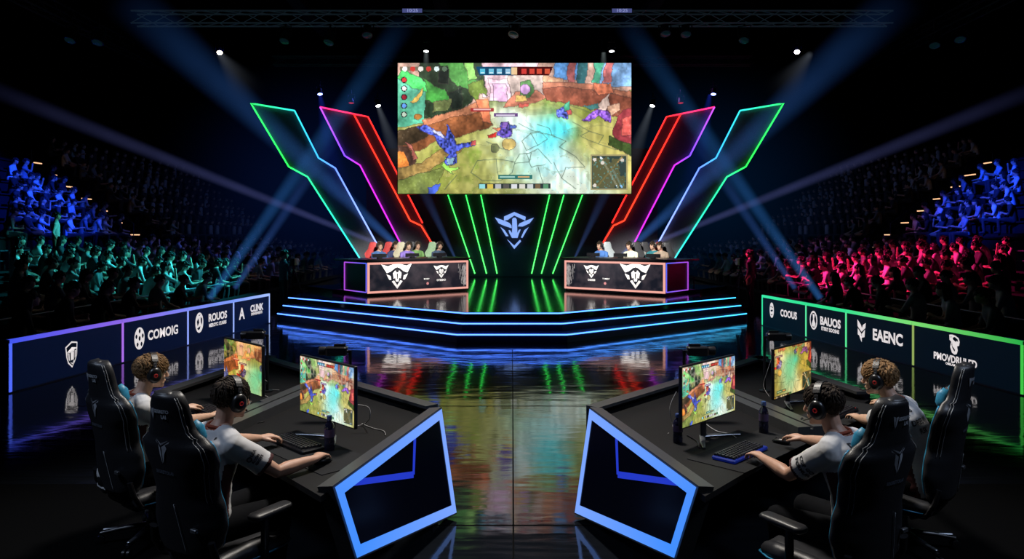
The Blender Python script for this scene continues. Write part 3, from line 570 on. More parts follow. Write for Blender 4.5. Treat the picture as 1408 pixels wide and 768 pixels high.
o = box_struct('trim_4', tuple((pz(3, 605, 0) + pz(165, 575, 0)) / 2 + V((0, 0, .001))), ((pz(3, 605, 0) - pz(165, 575, 0)).length, .012, .002), mat('pale_tape', (.25, .28, .32), .6), math.atan2((pz(165, 575, 0) - pz(3, 605, 0)).y, (pz(165, 575, 0) - pz(3, 605, 0)).x))
carpet = mat('dark_carpet', (.0016, .0017, .002), .95, spec=.04, scale=200, bump=.4)
for s, nm in ((-1, 'trim_5'), (1, 'trim_6')):
    bb = MB(); bb.prism([(s * .35, 0.5), (s * 9, .5), (s * 9, 6.3), (s * 3.3, 6.3), (s * .62, 3.6), (s * .35, 3.6)], (0, 0, .0), (1, 0, 0), (0, 1, 0), (0, 0, 1), .002); struct(bb.build(nm, carpet))
box_struct('wall_back', (0, 51.5, 6.5), (64, .4, 13.6), 'dark'); box_struct('wall_left', (-31.5, 22, 6.5), (.4, 60, 13.6), 'dark'); box_struct('wall_right', (31.5, 22, 6.5), (.4, 60, 13.6), 'dark')
box_struct('ceiling', (0, 22, 13.4), (64, 60, .3), 'dark')

# ------------------------------------------------------------------ stage
stage = thing('stage', 'black tiered stage with three glowing blue step edges and chamfered front corners', 'stage', (0, 20, 0))
def outline(xc, yc, xo, yo, back=28.8): return [(-xc, yc), (xc, yc), (xo, yo), (xo, back), (-xo, back), (-xo, yo)]
L3 = [(.99, 15.4, 5.95, 19.35, .36, .54), (1.04, 15.08, 6.0, 19.05, .18, .36), (1.12, 14.72, 6.05, 18.75, 0, .18)]
for k, (xc, yc, xo, yo, z0, z1) in enumerate(L3):
    b = MB(); b.prism(outline(xc, yc - 20, xo, yo - 20, 8.8), (0, 0, z0), (1, 0, 0), (0, 1, 0), (0, 0, 1), z1 - z0); o = b.build('step', 'stage' if k == 0 else 'riser', stage, 0)
    l = MB(); e = .004; pts = [(-xo, yo - 20), (-xc, yc - 20), (xc, yc - 20), (xo, yo - 20)]
    sub = []
    for (p, q) in zip(pts, pts[1:]):
        for i in range(8): t_ = i / 8; sub.append((p[0] + (q[0] - p[0]) * t_, p[1] + (q[1] - p[1]) * t_))
    sub.append(pts[-1]); cs = []
    for x, y in sub:
        f = max(0, min(1, (x - .4) / 5)); cs.append((.07 - .04 * f, .20 + .10 * f, 1.0 - .45 * f))
    l.tube([(x, y - .006, z1 - .022) for x, y in sub], [(.006, .014)] * len(sub), 8, col=cs, up=(0, 0, 1)); lo = l.build('led_strip', 'led', o, 0); lo['label'] = 'glowing blue light strip along the step edge'
# stage wall with the six green tubes and the emblem
D = 28.9
b = MB(); b.box((0, D + .15, 3.1), (11.6, .2, 5.1)); struct(b.build('wall_stage', 'wallp'))
def wp(px, py, d=D - .01): return pd(px, py, d)
def neon(name, pts, cols, r, label, cat='neon tube', group=None, parent=None, sub=10):
    P, Cc = [], []
    for i in range(len(pts) - 1):
        for k in range(sub):
            t_ = k / sub; P.append(V(pts[i]).lerp(V(pts[i + 1]), t_)); Cc.append([a + (c - a) * t_ for a, c in zip(cols[i], cols[i + 1])])
    P.append(V(pts[-1])); Cc.append(cols[-1])
    b = MB(); b.tube(P, r, 8, col=[tuple(c) for c in Cc]); o = b.build(name, 'neon', parent, 0)
    return tag(o, label, cat, group) if not parent else o
GR = (.035, .95, .10); GR2 = (.09, 1.1, .15)
gl = [((614, 262), (653, 376)), ((639, 262), (669, 376)), ((660, 262), (683.5, 376)), ((757, 262), (731, 376)), ((777, 262), (744.5, 376)), ((803, 262), (760, 376))]
nm = ['outermost green tube left of the blue wall emblem', 'middle green tube left of the blue wall emblem', 'green tube nearest the blue wall emblem on its left', 'green tube nearest the blue wall emblem on its right', 'middle green tube right of the blue wall emblem', 'outermost green tube right of the blue wall emblem']
for (p, q), l in zip(gl, nm): neon('neon_tube', [wp(*p, D - .02), wp(*q, D - .02)], [GR, GR2], .021, 'slanting ' + l, group='green tubes on the stage wall')
em = MB(); ex = lambda L: [((660 + x * .1172 - 704) * D / F0, H0 + (YH - 270 - y * .1172) * D / F0) for x, y in L]
for poly in ([(282, 235), (402, 182), (402, 222), (325, 275), (282, 282)], [(402, 182), (536, 238), (530, 282), (402, 222)], [(175, 245), (290, 285), (345, 310), (370, 340), (372, 372), (290, 345), (220, 315)], [(632, 248), (520, 290), (465, 315), (443, 350), (500, 352), (580, 315)],
             [(378, 265), (390, 250), (415, 248), (430, 268), (435, 340), (440, 485), (375, 485), (378, 340)], [(375, 485), (345, 430), (335, 395), (352, 395), (378, 432)], [(440, 485), (455, 440), (478, 385), (456, 390), (436, 430)], [(238, 355), (290, 395), (335, 465), (305, 465)], [(570, 358), (520, 395), (480, 480), (498, 485)], [(315, 497), (402, 575), (402, 615)], [(402, 575), (470, 505), (482, 525), (402, 615)]):
    em.prism(ex(poly), (0, D - .02, 0), (1, 0, 0), (0, 0, 1), (0, -1, 0), .03)
tag(em.build('wall_emblem', 'emblem', None, 0), 'glowing blue winged sword emblem on the dark stage wall', 'emblem')

# ------------------------------------------------------------------ big screen
SD = 26.4; SW, SH = 321 * SD / F0, 179.5 * SD / F0
scr = thing('video_screen', 'giant hanging screen showing a colourful arena game above the stage', 'screen', ((707.5 - 704) / F0 * SD, SD, H0 + (YH - 176.3) / F0 * SD))
b = MB(); b.box((0, .13, 0), (SW + .06, .22, SH + .06)); b.build('frame', 'plastic', scr)
picture('picture', SW, SH, 321, 180, 'screen', scr, y=0.)
b = MB()
for x in (-3.2, -1.1, 1.1, 3.2): b.tube([(x, .15, SH / 2), (x, .15, SH / 2 + 1.1)], .02, 6); b.box((x, .15, SH / 2 + .1), (.22, .16, .2))
b.build('hanging_bracket', 'rig', scr)

# ------------------------------------------------------------------ tilted light frames on both sides of the screen
WD = 27.6
def wing(s):
    mx = lambda p: (p if s < 0 else 1408 - p + 14.5)
    q = lambda px, py: pd(mx(px), py, WD)
    G, CY, BL, WH, PK, MG, VI, RD = (.02, .8, .07), (.02, .55, .50), (.06, .16, 1), (.22, .31, .9), (.9, .02, .17), (.42, .018, .5), (.15, .05, .9), (.95, .02, .014)
    side = 'left' if s < 0 else 'right'
    t = thing('light_frame', 'tall green and blue zigzag light frame furthest %s of the big screen' % side, 'light frame', tuple(pd(mx(520), YH + 58, WD)), 0, 'zigzag light frames')
    o = V(t.location)
    def seg(name, pts, cols, lab): x = neon(name, [q(*p) - o for p in pts], cols, .029, '', parent=t); x['label'] = lab; return x
    seg('light_tube', [(405, 152), (345, 142), (397, 229), (423, 243), (491, 349), (512, 384)], [(.02, .45, .45), G, G, (.02, .7, .20), CY, CY], 'green tube fading to turquoise')
    seg('light_tube', [(405, 152), (438, 217), (461, 231), (517, 333), (545, 384)], [(.02, .45, .45), (.03, .3, .7), (.10, .2, .9), WH, WH], 'pale blue tube')
    def back(pl):
        bb = MB(); bb.prism([tuple(((q(*p) - o).x, (q(*p) - o).z)) for p in pl], (0, .06, 0), (1, 0, 0), (0, 0, 1), (0, 1, 0), .03); bb.build('backing_panel', MT['wingback'], t, 0)
    MT.setdefault('wingback', mat('tinted_panel', (.16, .16, .18), .6, spec=.2))
    back([(345, 142), (405, 152), (438, 217), (461, 231), (545, 384), (512, 384), (491, 349), (423, 243), (397, 229)])
    t2 = thing('light_frame', 'tall magenta and red zigzag light frame just %s of the big screen' % side, 'light frame', tuple(pd(mx(600), YH + 58, WD)), 0, 'zigzag light frames')
    t = t2; o = V(t.location)
    seg('light_tube', [(440, 147), (474, 214), (495, 227), (550, 333), (576, 384)], [(.35, .05, .5), VI, MG, MG, MG], 'violet and magenta tube')
    seg('light_tube', [(440, 147), (506, 160.5), (581, 306.5)], [PK, RD, RD], 'pink tube turning red')
    seg('light_tube', [(486, 156), (564, 303), (579, 310), (596, 338), (620, 384)], [RD, (.95, .04, .015), (.95, .04, .015), RD, RD], 'red tube')
    back([(440, 147), (506, 160.5), (581, 306.5), (620, 384), (576, 384), (550, 333), (495, 227), (474, 214)])
wing(-1); wing(1)

# ------------------------------------------------------------------ winged sign shapes for the stage desks
def desk_sign(mb, dk, ax, up, n, c, k, txt):
    put = lambda poly, t, m_: mb.prism([(x * k, y * k) for x, y in poly], c, ax, up, n, t, m_)
    put([(-165, 108), (-95, 90), (-70, 40), (-108, 28)], .010, 0); put([(155, 112), (95, 90), (70, 40), (108, 28)], .010, 0)
    put([(-95, 90), (-45, 106), (0, 112), (45, 106), (95, 90), (70, 40), (25, 72), (0, 80), (-25, 72), (-70, 40)], .010, 0)
    put([(-112, 18), (-68, 0), (-62, -36), (-82, -34)], .010, 0); put([(112, 18), (68, 0), (62, -36), (82, -34)], .010, 0)
    put([(-24, 46), (0, 58), (24, 46), (44, 26), (36, -26), (20, -14), (14, -52), (-14, -52), (-20, -14), (-36, -26), (-44, 26)], .010, 0)
    put([(-56, -50), (-34, -42), (0, -88), (0, -118)], .010, 0); put([(56, -50), (34, -42), (0, -88), (0, -118)], .010, 0)
    put(circ(0, 52, 17, 22, 14), .013, 1); put([(-6, 22), (6, 22), (4, -30), (-4, -30)], .013, 1)
    if txt:
        v2, f2 = text_mesh(txt, 40, 1.6); mb.add([V(c) + V(ax) * (x * k) + V(up) * ((y - 152) * k) + V(n) * .011 for x, y in v2], f2, 0)
signw = mat('sign_white', (.7, .68, .66), .6, em=(1, .95, .90), es=.95); signd = mat('sign_dark', (.01, .01, .014), .5, em=(.10, .09, .11), es=.3)
m, nt, b_ = nodes('desk_led_panel')
tc = nt.nodes.new('ShaderNodeTexCoord'); n_ = nt.nodes.new('ShaderNodeTexNoise'); n_.inputs['Scale'].default_value = 3; n_.inputs['Detail'].default_value = 8; nt.links.new(tc.outputs['Object'], n_.inputs['Vector'])
r_ = nt.nodes.new('ShaderNodeValToRGB'); r_.color_ramp.elements[0].position = .4; r_.color_ramp.elements[0].color = (.018, .020, .034, 1); r_.color_ramp.elements[1].position = .75; r_.color_ramp.elements[1].color = (.13, .10, .12, 1)
nt.links.new(n_.outputs['Fac'], r_.inputs['Fac']); nt.links.new(r_.outputs['Color'], b_.inputs['Emission Color']); b_.inputs['Emission Strength'].default_value = .55; b_.inputs['Base Color'].default_value = (.01, .01, .012, 1); b_.inputs['Roughness'].default_value = .3
MT['ledpanel'] = m
ZS = .54
def stage_desk(s):
    mx = lambda p: p if s < 0 else 1408 - p + 12
    A = pz(mx(505), 404, .60); B = pz(mx(643), 396.5, .60); A.z = B.z = ZS
    t = thing('stage_desk', 'team desk with pink framed winged sign panel on the %s of the stage' % ('left' if s < 0 else 'right'), 'desk', tuple(A), 0, 'team desks on the stage')
    ax = (B - A); Lw = ax.length; ax.normalize(); n = V((ax.y, -ax.x, 0)) * (1 if s < 0 else -1); up = V((0, 0, 1)); bk = -n; Hh = .96; dep = 1.35
    c0 = V((0, 0, 0))
    b = MB()
    R = M((tuple(ax), tuple(bk), tuple(up))).transposed()
    b.box(c0 + ax * Lw / 2 + bk * dep / 2 + up * Hh / 2, (Lw, dep - .02, Hh - .02), 0, R=R); b.build('carcass', 'deskside', t)
    b = MB(); b.box(c0 + ax * (Lw / 2 - .1) + bk * dep / 2 + up * Hh, (Lw + .45, dep + .1, .05), 0, R=R); b.build('worktop', 'plastic', t)
    fr = MB(); pk = (.92, .42, .35); e = .055; z0, z1 = .07, Hh - .06
    P = lambda x, z: ax * x + up * z + n * .02
    for (x0, y0, x1, y1) in ((0, z0, Lw, z0 + e), (0, z1 - e, Lw, z1), (0, z0, e, z1), (Lw - e, z0, Lw, z1)):
        fr.prism([(x0, y0), (x1, y0), (x1, y1), (x0, y1)], (0, 0, 0), ax, up, n, .035, 0, pk)
    o = fr.build('light_frame', 'ledbar', t, 0); o['label'] = 'glowing salmon pink border'
    b = MB(); b.prism([(e, z0 + e), (Lw - e, z0 + e), (Lw - e, z1 - e), (e, z1 - e)], (0, 0, 0), ax, up, n, .012); pn = b.build('sign_panel', 'ledpanel', t, 0)
    fl = 1 if s < 0 else -1; a2 = ax * fl; SM = [signw, signd, MT.setdefault('pinkp', mat('pink_print', (.5, .2, .2), .5, em=(1, .4, .4), es=.5))]
    b = MB(); desk_sign(b, 0, a2, up, n, (ax * Lw * .275) + up * .52 + n * .012, .00300, None); b.build('winged_emblem', SM, pn, 0, False)['label'] = 'large white winged figure emblem'
    b = MB(); desk_sign(b, 0, a2, up, n, (ax * Lw * .715) + up * .60 + n * .012, .00160, None); b.build('winged_emblem', SM, pn, 0, False)['label'] = 'small white winged figure emblem'
    b = MB(); v2, f2 = text_mesh('OTEEMO' if s < 0 else 'OSEEIIS', .078, .0025); b.add([ax * (Lw * .715) + a2 * x + up * (y + .35) + n * .014 for x, y in v2], f2, 0)
    v2, f2 = text_mesh('MOBBY' if s < 0 else 'TOMBELY', .055, .001); b.add([ax * (Lw * .565) + a2 * x + up * (y + .40) + n * .014 for x, y in v2], f2, 0); b.prism(circ(0, 0, .04), ax * (Lw * .575) + up * .27 + n * .012, ax, up, n, .004, 2)
    b.build('lettering', SM, pn, 0, False)
    rg = random.Random(4); b = MB()
    for k in range(150):
        x = Lw - e - .01 - abs(rg.gauss(0, .11)); z = rg.uniform(z0 + e + .02, z1 - e - .16)
        if x > Lw * .84: b.box(ax * x + up * (z + .06) + n * .014, (.007, .004, rg.uniform(.03, .14)), 0, R=R)
    b.build('static_pattern', [MT.setdefault('static', mat('static_print', (.4, .38, .38), .6, em=(.8, .74, .72), es=.42))], pn, 0, False)
    sd = MB(); q = lambda y, z: bk * y + up * z - ax * .015
    pts = [q(.03, .10), q(dep, .10), q(dep, Hh - .08), q(.03, Hh - .08)]; cols = [(.07, .05, .35), (.18, .03, .30), (.18, .03, .30), (.03, .06, .40)]
    for i in range(4): sd.tube([pts[i], pts[(i + 1) % 4]], .016, 6, col=[cols[i], cols[(i + 1) % 4]])
    o = sd.build('side_light', 'neon', t, 0); o['label'] = 'violet and blue outline on the desk end'
    return t, A, ax, bk, Lw
# ------------------------------------------------------------------ stage players (one modelled, the rest are copies with their own shirt colour and seat)
HAIR = {}
def hairset(k, *a, **kw):
    if k not in HAIR: HAIR[k] = hair_form(*a, **kw)
    return HAIR[k]
DESK = {}
for s in (-1, 1): DESK[s] = stage_desk(s)
def simple_person(name, seed, pose, vox, longhair=False):          # seated, for the distance: body with shirt and trousers, hair as a part
    b = MB(); n = 20
    rg = random.Random(seed); lean = (0, .12, -.06, .2, .05)[pose % 5]
    Lr = M.Translation((0, 0, .45)) @ M.Rotation(-lean, 4, 'X') @ M.Translation((0, 0, -.45)); up = lambda p: Lr @ V(p)
    vs = []
    for z, y, rx, ry in TORSO: vs += [up(((rx + .012) * math.cos(2 * PI * k / n), y + (ry + .012) * math.sin(2 * PI * k / n), z)) for k in range(n)]
    K = len(TORSO); b.add(vs, [(i * n + k, i * n + (k + 1) % n, (i + 1) * n + (k + 1) % n, (i + 1) * n + k) for i in range(K - 1) for k in range(n)] + [tuple(range(n - 1, -1, -1)), tuple(range((K - 1) * n, K * n))])
    hm = M.Translation(up((0, .085, 1.185))) @ M.Rotation(rg.uniform(-.3, .3), 4, 'Z') @ M.Rotation(-.05, 4, 'X')
    b.tube([up((0, .03, 1.0)), hm @ V((0, -.02, 0))], .054, 10); head_form(b, hm)
    tg = [((-.13, .36, .60), (.13, .36, .60)), ((-.05, .30, .72), (.10, .30, .66)), ((-.16, .30, .58), (.07, .24, 1.02)), ((-.10, .40, .62), (.10, .40, .62)), ((-.18, .40, .74), (.18, .40, .74))][pose % 5]
    hands = []
    for sd, T in zip((-1, 1), tg):
        S = up((sd * .185, .01, .945)); E, Wp = ik(S, V(T), .29, .25, (sd * .6, -.2, -1)); hands.append((E, Wp))
        b.tube([up((sd * .06, .015, 1.0)), S, S.lerp(E, .5), E, E.lerp(Wp, .5), Wp], [.05, .066, .056, .042, .038, .028], 12)
        d = (Wp - E).normalized()
        if vox < .02: hand(b, Wp, d, (0, 0, 1), -sd, 1.)
        else: b.tube([Wp - d * .01, Wp + d * .08, Wp + d * .15], [.03, .042, .026], 8)
        b.tube([(sd * .09, 0, .45), (sd * .13, .24, .49), (sd * .14, .44, .48), (sd * .14, .42, .25), (sd * .14, .40, .07)], [.10, .09, .07, .062, .05], 12); b.tube([(sd * .14, .37, .045), (sd * .145, .56, .035)], [.045, .036], 8)
    me = remesh(b, name, vox, 2)
    for p in me.polygons:
        c = V(p.center); mi = 1
        hl = hm.inverted() @ c
        if hl.length < .155 or c.z > 1.03 + .0 and abs(c.x) < .09: mi = 0
        elif c.z < .56 and c.y > .02 or c.z < .47: mi = 2
        for E, Wp in hands:
            if (c - Wp).length < .17 or (c - E.lerp(Wp, .5)).length < .12 and (c - E).length > .05 and abs(c.x) > .05 and c.z > .5 and c.y > .10: mi = 0
        p.material_index = mi
    return me, hm
def join_person(name, me, hm, hair, hairmat, label, cat, group, eyes=False):
    o = obj(name, me, ['cskin', 'cshirt', 'ctrous'], None, 180, False); tag(o, label, cat, group)
    h = hair.build('hair', hairmat, o, 180, False); h.matrix_local = hm
    if eyes:
        for s in (-1, 1): e = MB(); e.ell((s * .032, .082, .006), (.013, .01, .008), 8, 6); q = e.build('eye', 'iris', o, 180, False); q.matrix_local = hm
    return o
ph = hair_form(11, 60, 0, .012, .016, .09, -.03)
me, hm = simple_person('player', 1, 4, .013)
proto = join_person('player', me, hm, ph, 'hair_dark', 'x', 'person', 'players on the stage', True)
proto_hm = hm
def rseat(label, m, loc, ang):
    t = thing('racing_seat', label, 'chair', loc, -ang, 'seats behind the stage desks')
    b = MB(); b.rbox((0, 0, .37), (.50, .50, .12), .08); b.build('seat', m, t)
    b = MB(); prev = None; n = 20; vs = []; K = 14
    for i in range(K + 1):
        v = .92 * i / K; w_ = chair_prof(min(.9, v)) * 1.08
        vs += [V((w_ * math.copysign(abs(math.cos(2 * PI * k / n)) ** .7, math.cos(2 * PI * k / n)), -.26 - .14 * v + .05 * math.sin(2 * PI * k / n) + .08 * abs(math.cos(2 * PI * k / n)) ** 3, .40 + v)) for k in range(n)]
    b.add(vs, [(i * n + k, i * n + (k + 1) % n, (i + 1) * n + (k + 1) % n, (i + 1) * n + k) for i in range(K) for k in range(n)] + [tuple(range(n - 1, -1, -1)), tuple(range(K * n, (K + 1) * n))]); b.build('backrest', m, t, 180)
    b = MB(); b.lathe([(.03, .06), (.03, .32)], 10); 
    for k in range(5): a = 2 * PI * k / 5; b.tube([(0, 0, .09), (.3 * math.cos(a), .3 * math.sin(a), .03)], .022, 6)
    b.build('base', 'plastic', t)
    return t
LP = [(520, 'dark blue', (.05, .12, .30), 'red', 'chair_red', 0), (541.5, 'navy and black', (.03, .04, .12), 'red', 'chair_red', .55), (559, 'purple patterned', (.22, .15, .50), 'cream', 'chair_cream', 0), (572, 'green', (.16, .32, .10), 'grey', 'chair_grey', .62), (602, 'black and blue', (.05, .09, .16), 'pale green', 'chair_green', 0)]
RP = [(827.5, 'blue patterned', (.08, .22, .60), 'pale', 'chair_white', 0), (868, 'white', (.85, .85, .68), 'grey', 'chair_grey', 0), (879.5, 'grey striped', (.35, .36, .34), 'black', 'chair_grey', .62), (900, 'teal', (.03, .22, .26), 'red', 'chair_red', .60), (910, 'tan', (.42, .32, .24), 'grey', 'chair_grey', 0)]
used = False; ords = ['first', 'second', 'third', 'fourth', 'fifth']
for s, LPs in ((-1, LP), (1, RP)):
    t, A, ax, bk, Lw = DESK[s]
    n = -bk; ang = math.atan2(n.x, n.y)                       # facing out over the desk
    b = MB(); b.prism([(0, 0), (Lw + .6, 0), (Lw + .6, 1.9), (0, 1.9)], A + bk * 1.42 - ax * .35 - V((0, 20, ZS - ZS)) , ax, bk, (0, 0, 1), .12); b.build('seat_platform', 'stage', stage, 0)
    for i, (px, cname, rgb, seatn, seatm, backoff) in enumerate(LPs):
        dist = 1.62 + backoff
        # walk along the line parallel to the desk until it projects on the wanted column
        k = (px - 704) / F0; base = A + bk * dist
        u = (k * base.y - base.x) / (ax.x - k * ax.y); p = base + ax * u
        lab = 'player in %s shirt behind the %s stage desk, %s from the left' % (cname, 'left' if s < 0 else 'right', ords[i])
        if not used: o = proto; used = True
        else: o = copy_tree(proto)
        o.location = (p.x, p.y, ZS + .14); o.rotation_euler = (0, 0, -ang); o.color = (*rgb, 1); o['label'] = lab
        sx = rseat('%s racing seat of the %s player from the left at the %s stage desk' % (seatn, ords[i], 'left' if s < 0 else 'right'), seatm, (p.x, p.y, ZS + .12), ang)
        X = M.Translation(V((p.x, p.y, ZS + .14))) @ M.Rotation(-ang, 4, 'Z') @ proto_hm
        hs = thing('headset', 'small black headset on the player %s from the left at the %s stage desk' % (ords[i], 'left' if s < 0 else 'right'), 'headset', (0, 0, 0), 0, 'headsets of the stage players'); hs.matrix_world = X
        b = MB(); b.tube([((.108) * math.cos(PI * q / 12), -.01, .01 + .128 * math.sin(PI * q / 12)) for q in range(13)], [(.02, .012)] * 13, 6, up=(0, 1, 0)); b.build('headband', 'plastic', hs, 60)
        for e in (-1, 1): b = MB(); b.lathe([(.045, 0), (.05, .02), (.03, .04)], 12, 0, M.Rotation(e * PI / 2, 3, 'Y'), (e * .080, -.008, -.01)); b.build('ear_cup', 'plastic', hs, 60)
    for i, fx in enumerate((.18, .50, .78)):                    # the low backs of their monitors barely clear the desk
        p = A + ax * Lw * fx + bk * .42
        mn = thing('monitor', 'low black monitor seen from behind on the %s stage desk, %s from the left' % ('left' if s < 0 else 'right', (ords[:3] if s < 0 else ords[:3][::-1])[i]), 'monitor', (p.x, p.y, ZS + .987), -ang, 'monitors on the stage desks')
        b = MB(); b.box((0, 0, .085), (.44, .03, .10)); b.build('display', 'plastic', mn); b = MB(); b.box((0, 0, .02), (.12, .10, .04)); b.build('base', 'plastic', mn)

# ------------------------------------------------------------------ advertising boards around the floor
def board_mats(s): return ['boardface' if s < 0 else 'boardfaceg']
def bline(s, px):                                               # where a column meets the line of boards
    k = abs(px - 704) / F0; d = 7.931 / (k + .1078); return V((s * (7.931 - .1078 * d), d, 0))
def logo_text(b, txt, cx, cy, size, bold, sx=1., shear=0.):
    v2, f2 = text_mesh(txt, size, bold, shear, sx); b['f'].append((v2, f2, cx, cy))
def board(s, pa, pb, label, draw, cols, last=False):
    A, B = bline(s, pa), bline(s, pb)                           # viewer's left and right end
    t = thing('advertising_board', label, 'advertising board', tuple(A), 0, 'lit boards along the floor')
    ax = B - A; L = ax.length; ax.normalize(); up = V((0, 0, 1)); n = V((ax.y, -ax.x, 0)); Hb = .735
    R = M((tuple(ax), tuple(-n), tuple(up))).transposed()
    b = MB(); b.box(ax * L / 2 - n * .06 + up * Hb / 2, (L - .004, .12, Hb), 0, R=R); b.build('board', 'deskside', t)
    b = MB(); b.prism([(.0, .02), (L - .004, .02), (L - .004, Hb - .05), (0, Hb - .05)], (0, 0, 0), ax, up, n, .006); fc = b.build('face', board_mats(s)[0], t, 0)
    b = MB(); K = 12
    for k in range(K):
        x0, x1 = L * k / K, L * (k + 1) / K - (.004 if k == K - 1 else 0); c = lambda f: tuple(a + (q - a) * f for a, q in zip(cols[0], cols[1]))
        b.add([ax * x0 + up * (Hb - .055) + n * .014, ax * x1 + up * (Hb - .055) + n * .014, ax * x1 + up * (Hb + .002) + n * .014, ax * x0 + up * (Hb + .002) + n * .014, ax * x1 + up * (Hb + .002) - n * .03, ax * x0 + up * (Hb + .002) - n * .03], [(0, 1, 2, 3), (3, 2, 4, 5)], 0, [c(k / K), c((k + 1) / K), c((k + 1) / K), c(k / K), c((k + 1) / K), c(k / K)])
    o = b.build('top_light', 'ledbar', t, 0, False)
    b = MB(); b.prism([(0, .02), (.045, .02), (.045, Hb - .05), (0, Hb - .05)], (0, 0, 0), ax, up, n, .014, 0, cols[2]); b.build('side_light', 'ledbar', t, 0)
    if last: b = MB(); b.prism([(L - .045, .02), (L - .004, .02), (L - .004, Hb - .05), (L - .045, Hb - .05)], (0, 0, 0), ax, up, n, .014, 0, cols[3]); b.build('side_light', 'ledbar', t, 0)
    items = []; draw(items, L)
    e, wd = MB(), MB()
    for it in items:
        if it[0] == 't':
            _, txt, cx, cy, size, bold, sx = it; v2, f2 = text_mesh(txt, size, bold, 0, sx); wd.add([ax * (cx + x) + up * (cy + y) + n * .010 for x, y in v2], f2, 0)
        else:
            _, poly, lay, mi = it; e.add([ax * x + up * y + n * (.009 + .002 * lay) for x, y in poly], [tuple(range(len(poly)))], mi)
    if e.v: e.build('emblem', ['print', 'printdark'], fc, 0, False)
    if wd.v: wd.build('lettering', ['print'], fc, 0, False)
def P(poly, lay=0, mi=0): return ('p', poly, lay, mi)
def sc(poly, cx, cy, k): return [(cx + x * k, cy + y * k) for x, y in poly]
def shield(I, L):
    c = L * .50; k = .00080
    S = lambda p: sc([(x - 335, 400 - y) for x, y in p], c, .345, k)
    I += [P(S([(165, 245), (330, 150), (490, 180), (485, 300), (480, 420), (440, 520), (350, 655), (240, 560), (195, 440), (185, 365)]), 0), P(S([(190, 260), (335, 180), (468, 200), (464, 282), (335, 262), (205, 350)]), 1, 1), P(S([(222, 352), (455, 300), (462, 420), (420, 510), (350, 622), (255, 540), (215, 430)]), 1, 1),
          P(S([(245, 335), (400, 285), (400, 340), (240, 365)]), 2), P(S([(235, 370), (265, 366), (280, 520), (250, 490)]), 2), P(S([(300, 360), (388, 348), (385, 500), (310, 510)]), 2), P(S([(412, 340), (440, 330), (435, 440), (412, 480)]), 2), P(S([(290, 535), (345, 570), (395, 505), (395, 530), (345, 592)]), 2)]
    for k2, ch in enumerate('CEIDD'): I.append(('t', ch, c + (-98 + k2 * 50) * k, .345 + (122 + 22 * math.sin(k2 * .8)) * k, .085, .002, .8))
def ball(I, L):
    c = L * .24; I.append(P(circ(c, .355, .145, .195), 0)); I.append(P(circ(c, .355, .030, .042, 12), 1, 1))
    for a in range(5): q = 2 * PI * a / 5 + .3; I.append(P(circ(c + .095 * math.cos(q), .355 + .128 * math.sin(q), .030, .042, 6), 1, 1))
    I.append(('t', 'COMOIG', L * .60, .36, .235, .007, 1.0))
def face1(I, L):
    c = L * .24; I += [P(circ(c, .40, .150, .205), 0), P([(c - .10, .43), (c - .04, .50), (c - .01, .40), (c - .07, .33)], 1, 1), P([(c + .04, .52), (c + .11, .47), (c + .10, .34), (c + .05, .40)], 1, 1), P([(c - .09, .29), (c - .04, .25), (c + .02, .27), (c + .04, .33), (c - .03, .31)], 1, 1), P([(c - .05, .54), (c + .04, .57), (c + .02, .54)], 1, 1)]
    I += [('t', 'ROUOS', L * .64, .445, .215, .008, 1.05), ('t', 'MEROYC CUARIS', L * .64, .29, .098, .004, .96)]
def letterA(I, L):
    I += [('t', 'A', L * .22, .38, .36, .010, 1.0), ('t', 'CLINK', L * .62, .45, .215, .009, 1.05), ('t', 'SWIWISWIENTS', L * .62, .325, .085, .004, .95)]
def oval(I, L):
    c = L * .25; I += [P(circ(c, .42, .105, .18), 0), P(circ(c - .035, .50, .025, .022, 8), 1, 1), P(circ(c + .04, .49, .022, .024, 8), 1, 1), P([(c - .06, .42), (c + .05, .44), (c + .06, .40), (c - .04, .38)], 1, 1), P([(c - .06, .33), (c, .29), (c + .06, .34), (c, .325)], 1, 1), ('t', 'COOUS', L * .64, .40, .215, .008, 1.0)]
def kround(I, L):
    c = L * .22; I += [P(circ(c, .40, .150, .195), 0), P(circ(c, .40, .118, .155), 1, 1), P([(c - .03, .53), (c + .06, .52), (c + .03, .43), (c + .05, .38), (c + .09, .33), (c + .05, .27), (c - .05, .27), (c - .06, .33), (c - .01, .42)], 2)]
    I += [('t', 'BAUOS', L * .64, .42, .225, .009, 1.05), ('t', 'ETERY SOOSNS', L * .64, .27, .10, .004, .95)]
def leaf(I, L):
    c = L * .27; S = lambda p: sc([(x - 995, 365 - y) for x, y in p], c, .40, .00265)
    I += [P(S([(945, 290), (985, 322), (1000, 345), (995, 372), (948, 338)]), 0), P(S([(1045, 305), (1012, 322), (1000, 345), (995, 372), (1040, 340)]), 0), P(S([(950, 352), (994, 386), (994, 412), (950, 395)]), 0), P(S([(1036, 352), (998, 386), (998, 412), (1030, 405)]), 0), P(S([(970, 405), (998, 405), (998, 445), (985, 430)]), 0), ('t', 'EAENC', L * .66, .375, .27, .010, 1.0)]
